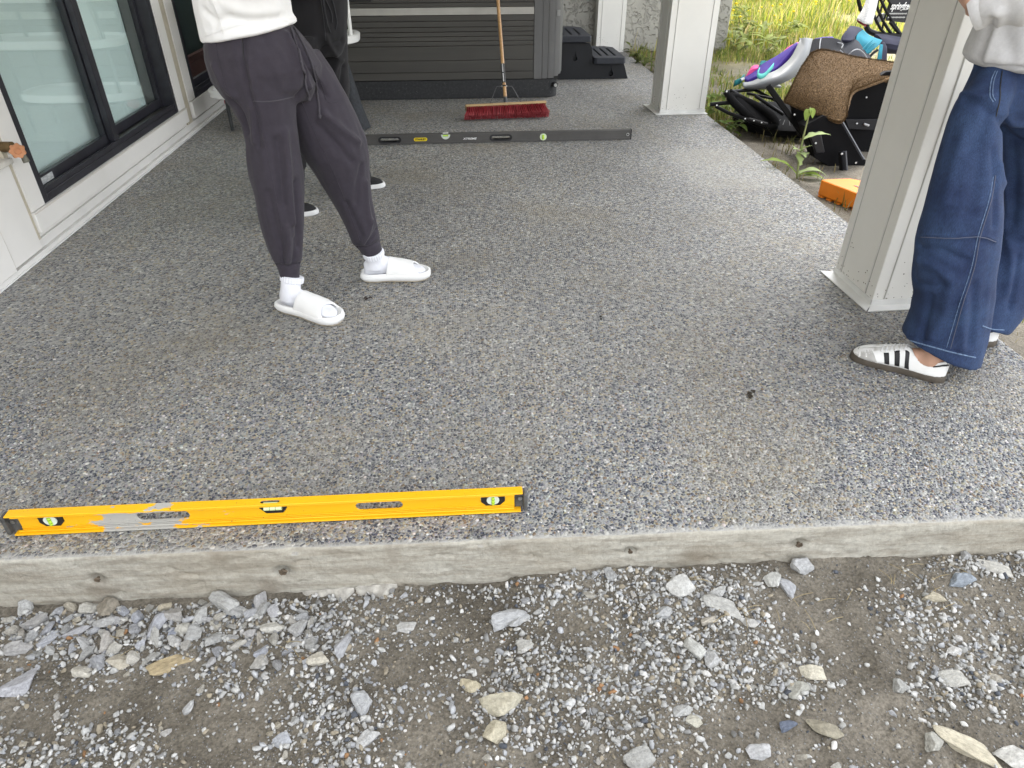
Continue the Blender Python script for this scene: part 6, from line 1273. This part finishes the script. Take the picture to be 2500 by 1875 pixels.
# black and teal child seat behind the mat
c2 = thing('child_car_seat', (2.9, 5.6, .2), 'black child car seat with grey piping and bright teal side wing behind the doormat', 'car seat', 'child seats on the junk pile')
def cush2(rows, m, name, nu=24, nv=12, th=.035): return sheet(grid([zy(r) for r in rows], nu, nv)).build(name, m, c2, smooth=True, solid=th, bevel=.008)
cush2([[(1065, 310, 5.48), (1120, 305, 5.5), (1180, 300, 5.52), (1250, 310, 5.54), (1300, 350, 5.56)], [(1030, 400, 5.42), (1100, 385, 5.42), (1170, 385, 5.44), (1240, 385, 5.48), (1300, 390, 5.5)], [(1010, 480, 5.36), (1090, 460, 5.36), (1170, 450, 5.38), (1250, 440, 5.4), (1320, 450, 5.44)]], M_dk, 'back_pad')
cush2([[(1290, 350, 5.58), (1360, 310, 5.6), (1420, 340, 5.62), (1480, 400, 5.64)], [(1300, 400, 5.52), (1370, 390, 5.52), (1430, 400, 5.54), (1500, 450, 5.58)], [(1310, 450, 5.46), (1380, 470, 5.46), (1450, 480, 5.48), (1520, 500, 5.5)]], mat('slate_fabric', (.026, .028, .036), .9), 'seat_pad')
cush2([[(1075, 305, 5.6), (1150, 292, 5.62), (1225, 290, 5.64)], [(1130, 318, 5.55), (1180, 315, 5.55), (1230, 305, 5.58)]], M_pur, 'cover_edge', 14, 8, .012)
for l in ([(1340, 430, 5.44), (1380, 395, 5.42), (1420, 385, 5.44), (1460, 410, 5.46), (1500, 470, 5.48)], [(1130, 300, 5.46), (1122, 340, 5.42), (1118, 400, 5.38)], [(1280, 390, 5.42), (1310, 420, 5.41), (1340, 440, 5.42)], [(1260, 330, 5.5), (1300, 345, 5.48), (1290, 375, 5.46)]): MB().tube(crv(zy(l), 18), .004, 6).build('piping', M_pip, c2, smooth=True)
M_navy = mat('navy_fabric', (.016, .017, .036), .85, var=.12, vs=10); M_tealb = mat('bright_teal_fabric', (.003, .14, .20), .75, var=.2, vs=9, bump=.3, bs=200)
cush2([[(1350, 215, 5.72), (1400, 222, 5.74), (1450, 240, 5.75)], [(1310, 260, 5.62), (1370, 270, 5.64), (1400, 275, 5.66)], [(1285, 325, 5.56), (1350, 330, 5.56), (1380, 320, 5.58)]], M_navy, 'wing')
cush2([[(1450, 235, 5.72), (1490, 275, 5.72), (1540, 300, 5.72), (1600, 320, 5.74)], [(1410, 270, 5.66), (1460, 320, 5.62), (1520, 350, 5.62), (1570, 360, 5.66)], [(1395, 310, 5.62), (1440, 375, 5.58), (1480, 420, 5.56), (1520, 400, 5.58)]], M_tealb, 'teal_wing', th=.02)
for l in ([(1450, 390, 5.55), (1490, 345, 5.58), (1530, 315, 5.62)], [(1475, 400, 5.55), (1510, 360, 5.58), (1550, 335, 5.62)]): MB().tube(crv(zy(l), 10), .005, 6).build('pleat', M_tealb, c2, smooth=True)
cush2([[(1600, 325, 5.70), (1620, 335, 5.72), (1635, 370, 5.72)], [(1590, 400, 5.66), (1615, 400, 5.68), (1640, 410, 5.68)], [(1570, 480, 5.62), (1600, 480, 5.64), (1640, 490, 5.64)]], M_navy, 'strap_pad', 10, 10, .02)
cush2([[(1590, 345, 5.66), (1612, 350, 5.66)], [(1575, 420, 5.61), (1605, 420, 5.61)], [(1562, 490, 5.58), (1598, 490, 5.58)]], M_tealb, 'strap_lining', 6, 10, .012)
MB().tube(crv(zy([(1500, 460, 5.6), (1530, 420, 5.62), (1570, 390, 5.64)]), 8), .010, 8).build('frame_tube', M_rod, c2, smooth=True)

# coir doormat thrown over the heap
dm = thing('doormat', (2.4, 4.5, .3), 'brown coir doormat thrown over the black panels of the junk pile', 'doormat')
rows = [zy([(1045, 425, 4.74), (1130, 398, 4.78), (1250, 418, 4.80), (1400, 455, 4.80), (1560, 478, 4.80), (1720, 500, 4.82), (1900, 520, 4.86)]),
        zy([(960, 560, 4.58), (1080, 540, 4.58), (1210, 560, 4.58), (1340, 570, 4.60), (1500, 560, 4.64), (1680, 560, 4.68), (1880, 560, 4.74)]),
        zy([(895, 690, 4.46), (1030, 720, 4.40), (1160, 750, 4.36), (1300, 730, 4.37), (1400, 660, 4.48), (1580, 612, 4.56), (1800, 590, 4.6)]),
        zy([(840, 795, 4.42), (980, 855, 4.34), (1130, 905, 4.27), (1300, 952, 4.20), (1370, 740, 4.36), (1500, 672, 4.44), (1720, 590, 4.52)])]
G = grid(rows, 72, 44); a_, b_ = G.shape[:2]
M_coir = mat('coir', (.032, .018, .008), .95, col2=(.175, .108, .050), vs=170, thr=(.36, .66), bump=1.5, bs=200, detail=3)
o = sheet(G).build('mat', M_coir, dm, smooth=True, solid=.018)
V = []; Fc = []; Cc = []; k = 0; toC = np.array([0, 0, CAMZ])
Nn = np.cross(np.gradient(G, axis=0), np.gradient(G, axis=1)); Nn /= np.linalg.norm(Nn, axis=2)[..., None]+1e-9; Nn *= np.sign(((toC-G)*Nn).sum(2))[..., None]
for q in range(42000):
    i = random.uniform(0, a_-1.001); j = random.uniform(0, b_-1.001)
    if random.random() < .12: i = random.choice([0, a_-1.01]) 
    elif random.random() < .05: j = 0
    i0, j0 = int(i), int(j); p = G[i0, j0]+(G[min(i0+1, a_-1), j0]-G[i0, j0])*(i-i0)+(G[i0, min(j0+1, b_-1)]-G[i0, j0])*(j-j0); nn = Nn[i0, j0]; p = p+nn*.008
    d = nrm(nn+np.array([random.gauss(0, .55), random.gauss(0, .55), random.gauss(0, .55)]))*random.uniform(.004, .010)*(1.7 if i < .5 or i > a_-1.6 or j < .5 else 1); w = nrm(np.cross(d, [random.gauss(0, 1), random.gauss(0, 1), random.gauss(0, 1)]))*.0009
    V += [p-w, p+w, p+d]; Fc.append((k, k+1, k+2)); k += 3; c = np.array([.115, .070, .030])*random.uniform(.45, 1.55); Cc += [c*.7, c*.7, c]
o2 = mesh_obj('fibre', np.array(V), np.array(Fc), attr_material('coir_fibre', .9, .2), dm, colors=np.array(Cc)); o2['kind'] = 'stuff'

# orange case on the dirt
oc = thing('orange_case', atz(*z4(1250, 1480), -.09), 'orange plastic case lying on the dirt behind the near post', 'case')
M_or = mat('orange_plastic', (.74, .21, .012), .5, var=.06, vs=8)
zt = .012; tl = atz(*z4(1130, 1400), zt); tb = atz(*z4(1352, 1482), zt); tk = atz(*z4(1200, 1388), zt); ex = nrm(tb-tl); ey = nrm(np.cross([0, 0, 1.], ex)); W_ = .52
P = [tl, tl+ey*.04+ex*.0, tl+ey*.17+ex*.05, tl+ey*.20+ex*.11, tl+ey*.20+ex*W_, tl+ex*W_]
MB().prism(P, (0, 0, -.085)).build('shell', M_or, oc, bevel=.008, seg=3)
fe = MB()
for k in range(8): c = tl+ex*(.02+.06*k)+ey*.012+np.array([0, 0, -.092]); fe.obox(c, (.035, .02, .012), np.stack([ex, ey, [0, 0, 1]], 1))
fe.build('foot_rib', M_or, oc, bevel=.003)
MB().obox(tl+ex*.175+ey*.085+[0, 0, .001], (.035, .012, .003), np.stack([ex, ey, [0, 0, 1]], 1)).build('latch', mat('grey_latch', (.12, .11, .10), .5), oc)
lm = MB()
for k, (a, w, h) in enumerate(((0, .014, .022), (.018, .010, .030), (.034, .016, .022), (.056, .020, .030), (.08, .012, .03))): lm.obox(tl+ex*(.17+a)+ey*.13+[0, 0, .0012], (w, h, .001), np.stack([ex, ey, [0, 0, 1]], 1))
lm.build('print', mat('faded_print', (.75, .5, .4), .6), oc)

# hoop with black backboard, seen past the near post
hp = thing('basketball_hoop', (3.5, 6.2, .25), 'black curved rib hoop frame with black branded board behind the near post', 'hoop')
hz = lambda a, b, y=6.2: aty(2060+a*.09042, b*.09042, y)
def hbar(l, r=.012, m=None, y=6.2): MB().tube(crv([hz(a, b, y) for a, b in l], 16), r, 8).build('rib', m or M_rod, hp, smooth=True)
hbar([(390, -300), (400, 0), (440, 180), (520, 420), (640, 720)], .016); hbar([(940, -100), (900, 180), (980, 380), (1060, 560), (1180, 760), (1300, 930)]); hbar([(960, -100), (1060, 120), (1180, 360), (1300, 560), (1520, 900)]); hbar([(820, 420), (900, 600), (1000, 780), (1130, 930)])
hbar([(1140, -100), (1040, 130), (980, 330), (870, 520)], .008); hbar([(1250, 80), (1170, 300), (1080, 560), (1040, 800)], .008); hbar([(1250, 590), (1400, 780), (1560, 960)], .014); hbar([(1150, -100), (1240, 60), (1330, 220)], .010)
hbar([(600, 700), (680, 830), (900, 920), (1200, 960), (1600, 980)], .022); hbar([(1440, 620), (1380, 760), (1340, 920)], .004)
P = [hz(1290, -120), hz(1760, -120), hz(2000, 650), hz(1140, 560), hz(1210, 330)]; nn = nrm(np.cross(P[1]-P[0], P[3]-P[0])); nn = nn*np.sign(nn[1])
bdm = MB().prism([P[0], P[1]+(P[1]-P[0])*.8, P[2]+(P[2]-P[3])*.5, P[3], P[4]], nn*.012).build('board', mat('black_board', (.016, .017, .022), .5), hp)
ex2 = nrm(hz(1680, 165)-hz(1260, 165)); ez2 = nrm(hz(1500, 60)-hz(1500, 300)); ez2 = nrm(ez2-ex2*(ez2@ex2)); e3 = np.cross(ex2, ez2); e3 = e3 if e3[1] < 0 else -e3
RB = np.stack([ex2, ez2, e3], 1); wl_ = np.linalg.norm(hz(1690, 165)-hz(1260, 165))
lettering('springfree', .075, M_txtw, bdm, RB, hz(1260, 165)+ex2*wl_*.64+e3*.010, bold=.0015, shear=.2, width=wl_*1.28)
lm = MB()
for row, (y, a0) in enumerate(((365, 1230), (465, 1190))):
    for k in range(22): lm.obox(hz(a0+k*21, y)+e3*.0085, (.0085, .010*random.uniform(.6, 1.2), .001), RB)
for k in range(6): lm.obox(hz(1560+k*22, 252)+e3*.0085, (.008, .009, .001), RB)
lm.build('small_print', mat('grey_print', (.42, .42, .42), .6), bdm)
def hsheet(rows, m, name, th=.004): return sheet(grid([[hz(a, b, y) for a, b, y in r] for r in rows], 14, 12)).build(name, m, hp, smooth=True, solid=th)
M_paper = mat('newsprint', (.66, .66, .66), .9, col2=(.40, .41, .43), vs=70, thr=(.45, .75), stretch=(.5, 1, 2))
hsheet([[(640, -120, 6.12), (780, -120, 6.08), (940, -120, 6.12)], [(520, 220, 6.1), (690, 230, 6.04), (880, 200, 6.1)], [(340, 520, 6.08), (560, 640, 6.02), (760, 660, 6.08)]], M_paper, 'paper')
hsheet([[(345, 530, 6.10), (560, 645, 6.05), (610, 655, 6.05)], [(380, 600, 6.10), (520, 690, 6.05), (600, 720, 6.05)]], mat('paper_red', (.22, .03, .05), .7), 'paper_edge')
hsheet([[(820, 520, 6.25), (930, 425, 6.25), (1080, 350, 6.25), (1130, 420, 6.25)], [(860, 660, 6.25), (960, 600, 6.25), (1090, 520, 6.25), (1150, 480, 6.25)]], mat('white_label', (.72, .72, .70), .6), 'label', .01)
G = grid([[hz(800, 1010, 6.1), hz(1100, 1030, 6.1), hz(1400, 1080, 6.1), hz(1900, 1150, 6.1)], [hz(1000, 1160, 6.02), hz(1150, 1200, 6.0), hz(1400, 1260, 6.0), hz(1900, 1300, 6.0)], [hz(1150, 1340, 6.05), hz(1250, 1360, 6.05), hz(1400, 1360, 6.05), hz(1900, 1380, 6.05)]], 16, 10); sheet(G).build('base_pad', M_navy, hp, smooth=True, solid=.06, bevel=.01)
MB().tube([hz(1500, 1300), hz(1560, 3200)], .03, 10).build('stand', M_rod, hp, smooth=True)

# ================================================================== PLANTS
M_leaf = attr_material('weed_leaf', .65, .15, True)
def leaf(base, d, up, L, w, droop=.6, lobes=0, fold=.25, n=10):
    d = nrm(d); P = []; q = np.array(base, float); t = d.copy()
    for i in range(n+1): P.append(q.copy()); t = nrm(t+np.array([0, 0, -droop/n])); q = q+t*L/n
    P = np.array(P); V = []; 
    for i in range(n+1):
        u = i/n; tt = nrm(P[min(i+1, n)]-P[max(i-1, 0)]); sd = nrm(np.cross(tt, up)); nn = np.cross(sd, tt); ww = w*(math.sin(math.pi*min(1, u*1.02)**.75)**.8)*(1-.25*u)+.0012
        if lobes: ww *= 1+.35*math.cos(u*lobes*2*math.pi)
        V += [P[i]-sd*ww+nn*ww*fold, P[i], P[i]+sd*ww+nn*ww*fold]
    F = []
    for i in range(n):
        for j in (0, 1): F.append((3*i+j, 3*i+j+1, 3*i+3+j+1, 3*i+3+j))
    return np.array(V), F
def add_leaf(t, base, d, L, w, col, **k):
    V, F = leaf(base, d, np.array([.05, -.1, 1.]), L, w, **k); c = np.array(col)*random.uniform(.85, 1.15); cc = np.tile(c, (len(V), 1)); cc[1::3] *= 1.35
    return mesh_obj('leaf', V, F, M_leaf, t, smooth=True, colors=cc)
def tall_weed():
    b = atz(*z4(940, 1395), -.085); b[2] = float(ground_h(b[0], b[1])); yb = b[1]; tp_ = aty(*z4(1045, 835), yb)
    t = thing('weed_plant', b, 'tall pale green thistle weed growing beside the slab in front of the pile', 'weed')
    P = crv([b, aty(*z4(960, 1250), yb), aty(*z4(990, 1080), yb), aty(*z4(1030, 920), yb), tp_], 24); MB().tube(P, np.linspace(.007, .0035, len(P)), 8).build('stem', mat('weed_stem', (.20, .22, .09), .6, var=.2, vs=30), t, smooth=True)
    g = (.20, .27, .06); pg = (.30, .37, .17)
    def lf(a, b_, w, col, droop=.8, lobes=0, yy=0): A_ = aty(*z4(*a), yb); B_ = aty(*z4(*b_), yb+yy); add_leaf(t, A_, B_-A_+np.array([0, 0, .35*droop*np.linalg.norm(B_-A_)]), np.linalg.norm(B_-A_)*1.12, w, col, droop=droop, lobes=lobes)
    lf((985, 1090), (1185, 1015), 0.0310, pg, .9, 3, -.03); lf((975, 1170), (1050, 1130), 0.0310, pg, .5, 2, -.05); lf((975, 1180), (925, 1150), 0.0341, pg, .5, 2, -.05); lf((970, 1190), (1010, 1210), 0.0310, pg, .6, 2, -.08)
    lf((1040, 850), (1010, 930), 0.0217, g, 1.6, 0, -.04); lf((1050, 840), (1062, 915), 0.0217, g, 1.8, 0, -.03); lf((940, 1360), (730, 1180), 0.0341, g, 1.1, 3, -.03); lf((940, 1360), (1190, 1290), 0.0248, pg, 1.6, 2, -.02); lf((945, 1370), (1190, 1350), 0.0217, g, 1.5, 2, -.06); lf((940, 1385), (1110, 1360), 0.0186, (.16, .2, .07), .8, 2, -.08); lf((965, 1290), (955, 1180), 0.0248, pg, .6, 2, -.05)
tall_weed()
def small_weed(p, h, nl, spread, label, col, group=None, wd=.018):
    b = np.array([p[0], p[1], float(ground_h(p[0], p[1]))]); t = thing('weed_plant', b, label, 'weed', group)
    st = MB()
    for s in range(max(1, nl//6)):
        a = random.uniform(0, 6.28); tip = b+np.array([math.cos(a)*spread*.5, math.sin(a)*spread*.5, h*random.uniform(.7, 1)]); P = crv([b, (b+tip)/2+np.array([0, 0, h*.1]), tip], 10); st.tube(P, np.linspace(.004, .002, len(P)), 5)
        for k in range(6):
            q = P[random.randrange(2, len(P))]; a2 = random.uniform(0, 6.28); add_leaf(t, q, np.array([math.cos(a2), math.sin(a2), random.uniform(0, .7)]), spread*random.uniform(.35, .7), wd*random.uniform(.7, 1.3), np.array(col)*random.uniform(.7, 1.3), droop=random.uniform(.4, 1.3), lobes=random.choice([0, 2]), n=6)
    st.build('stem', mat('weed_stem', (.2,)*3), t, smooth=True)
WG = 'leafy weeds along the stucco wing'
for px, py, h, nl, sp_ in ((1790, 120, .28, 24, .34), (1835, 95, .30, 30, .40), (1860, 130, .25, 24, .36), (1810, 70, .30, 24, .4), (1900, 100, .3, 24, .38)): g = atz(px, py, .0); small_weed(g, h, nl, sp_, 'broad leafed green weed growing beside the corner of the stucco wing', (.14, .17, .03), WG, .03)
for px, py, h in ((1560, 165, .16), (1575, 190, .14), (1600, 175, .16), (1545, 150, .14), (1590, 205, .12)): g = atz(px, py+8, -.08); small_weed((max(g[0], 1.90), g[1]), h, 18, .18, 'low green weed between the slab and the stucco wall behind the second post', (.10, .12, .035), 'low weeds behind the second post', .022)
for px, py, lab in ((1756, 296, 'low green weed with yellow flowers at the slab edge right of the second post'), (1778, 330, 'small weed under the round black pad at the slab edge'), (1740, 262, 'leafy weed just behind the base of the second post')):
    g = atz(px, py, -.07); small_weed((max(g[0], 1.9), g[1]), .14, 18, .18, lab, (.13, .19, .04), None, .024)
def blades(k, reg, h0, h1, cols, pw, name, dens=None, w=.004):
    X = RNG.uniform(reg[0], reg[1], k); Y = RNG.uniform(reg[2], reg[3], k); keep = ~((X < 3.08) & (Y > 8.42)) & (X > 1.88)
    if dens is not None: keep &= RNG.random(k) < dens(X, Y)
    p = to_px(np.stack([X, Y, 0*X], -1)); keep &= (p[:, 0] > 1350) & (p[:, 0] < 3900); X, Y = X[keep], Y[keep]; k = len(X)
    Z = ground_h(X, Y); H_ = RNG.uniform(h0, h1, k)*(.7+.6*np.clip(fbm(np.stack([X, Y, 0*X], -1)*1.1, 2), -.6, 1)); a = RNG.uniform(0, 6.28, k); ln = RNG.uniform(.1, .7, k)*H_; ww = w*RNG.uniform(.6, 1.5, k)
    dx, dy = np.cos(a), np.sin(a); sx, sy = -dy*ww, dx*ww
    def pt(f, hz_, s): return np.stack([X+dx*ln*f+sx*s, Y+dy*ln*f+sy*s, Z+H_*hz_], -1)
    V = np.stack([pt(0, -.02, -1), pt(0, -.02, 1), pt(.35, .6, -.8), pt(.35, .6, .8), pt(1, 1, 0)], 1); F = (np.array([[0, 1, 3], [0, 3, 2], [2, 3, 4]])[None]+(np.arange(k)*5)[:, None, None]).reshape(-1, 3)
    ci = RNG.choice(len(cols), k, p=pw); patchy = fbm(np.stack([X*.8, Y*.8, X*0+2], -1), 2); C = np.array(cols)[ci]*RNG.uniform(.7, 1.3, (k, 1))*(1+.25*patchy)[:, None]
    return mesh_obj(name, V.reshape(-1, 3), F, M_leaf, colors=np.repeat(C, 5, 0))
GC = [(.22, .29, .05), (.46, .43, .07), (.56, .47, .22), (.28, .35, .07), (.13, .18, .04)]
o = blades(95000, (1.9, 13, 8.2, 19), .16, .42, GC, [.24, .26, .22, .18, .10], 'tall_grass', lambda X, Y: np.clip((Y-8.4)/2.2+.2*(X-3.2), .03, 1)*np.clip(.62+.9*fbm(np.stack([X*.9, Y*.9, X*0+6], -1), 3), .08, 1), .006); tag(o, kind='stuff')
o = blades(60000, (1.9, 7, 5.2, 10.5), .04, .15, [(.20, .26, .05), (.34, .33, .09), (.40, .33, .15), (.13, .18, .045)], [.4, .25, .2, .15], 'short_grass', lambda X, Y: np.clip(.6+.9*fbm(np.stack([X*1.7, Y*1.7, 0*X], -1), 3), .02, 1)*.8, .004); tag(o, kind='stuff')
o = blades(24000, (1.86, 6.5, 1.4, 6.2), .02, .09, [(.16, .18, .05), (.30, .25, .12)], [.35, .65], 'verge_grass', lambda X, Y: np.clip(.25+.9*fbm(np.stack([X*2.7, Y*2.7, 0*X], -1), 3), .02, 1), .0025); tag(o, kind='stuff')
# yellow wild flowers in the tall grass
k = 1500; X = RNG.uniform(3.4, 12, k); Y = RNG.uniform(9, 18, k); m_ = fbm(np.stack([X*.7, Y*.7, X*0+8], -1), 2) > .05; X, Y = X[m_], Y[m_]; k = len(X); Z = ground_h(X, Y)+RNG.uniform(.25, .48, k); s_ = RNG.uniform(.012, .028, k)
oct_ = np.array([(1, 0, 0), (-1, 0, 0), (0, 1, 0), (0, -1, 0), (0, 0, .6), (0, 0, -.6)], float); of = np.array([(0, 2, 4), (2, 1, 4), (1, 3, 4), (3, 0, 4), (2, 0, 5), (1, 2, 5), (3, 1, 5), (0, 3, 5)])
V = oct_[None]*s_[:, None, None]+np.stack([X, Y, Z], -1)[:, None]; F = (of[None]+(np.arange(k)*6)[:, None, None]).reshape(-1, 3)
o = mesh_obj('yellow_wildflower', V.reshape(-1, 3), F, M_leaf, colors=np.tile((.75, .60, .02), (k*6, 1))); tag(o, kind='stuff')

# bits of litter on the slab
for (px, py, L_, col, lab) in ((1838, 962, .030, (.035, .028, .018), 'small dark shrivelled leaf on the slab left of the white striped sneaker'), (898, 728, .022, (.035, .02, .014), 'tiny dark leaf scrap on the slab between the two white slides'), (1033, 1222, .020, (.02, .018, .016), 'small black scrap on the slab just below the yellow level'), (1466, 777, .016, (.03, .025, .02), 'tiny dark chip on the slab right of the white slides')):
    g = atz(px, py, .003); t = thing('leaf_scrap', g, lab, 'leaf'); 
    for k in range(3):
        a = random.uniform(0, 6.28); V, F = leaf(g+np.array([random.gauss(0, .004), random.gauss(0, .004), .001+.002*k]), np.array([math.cos(a), math.sin(a), .35]), np.array([0, 0, 1.]), L_*random.uniform(.6, 1), L_*.22, droop=.8, lobes=2, n=5); mesh_obj('leaf_piece', V, F, mat('litter_%d' % px, col, .9), t, smooth=True)
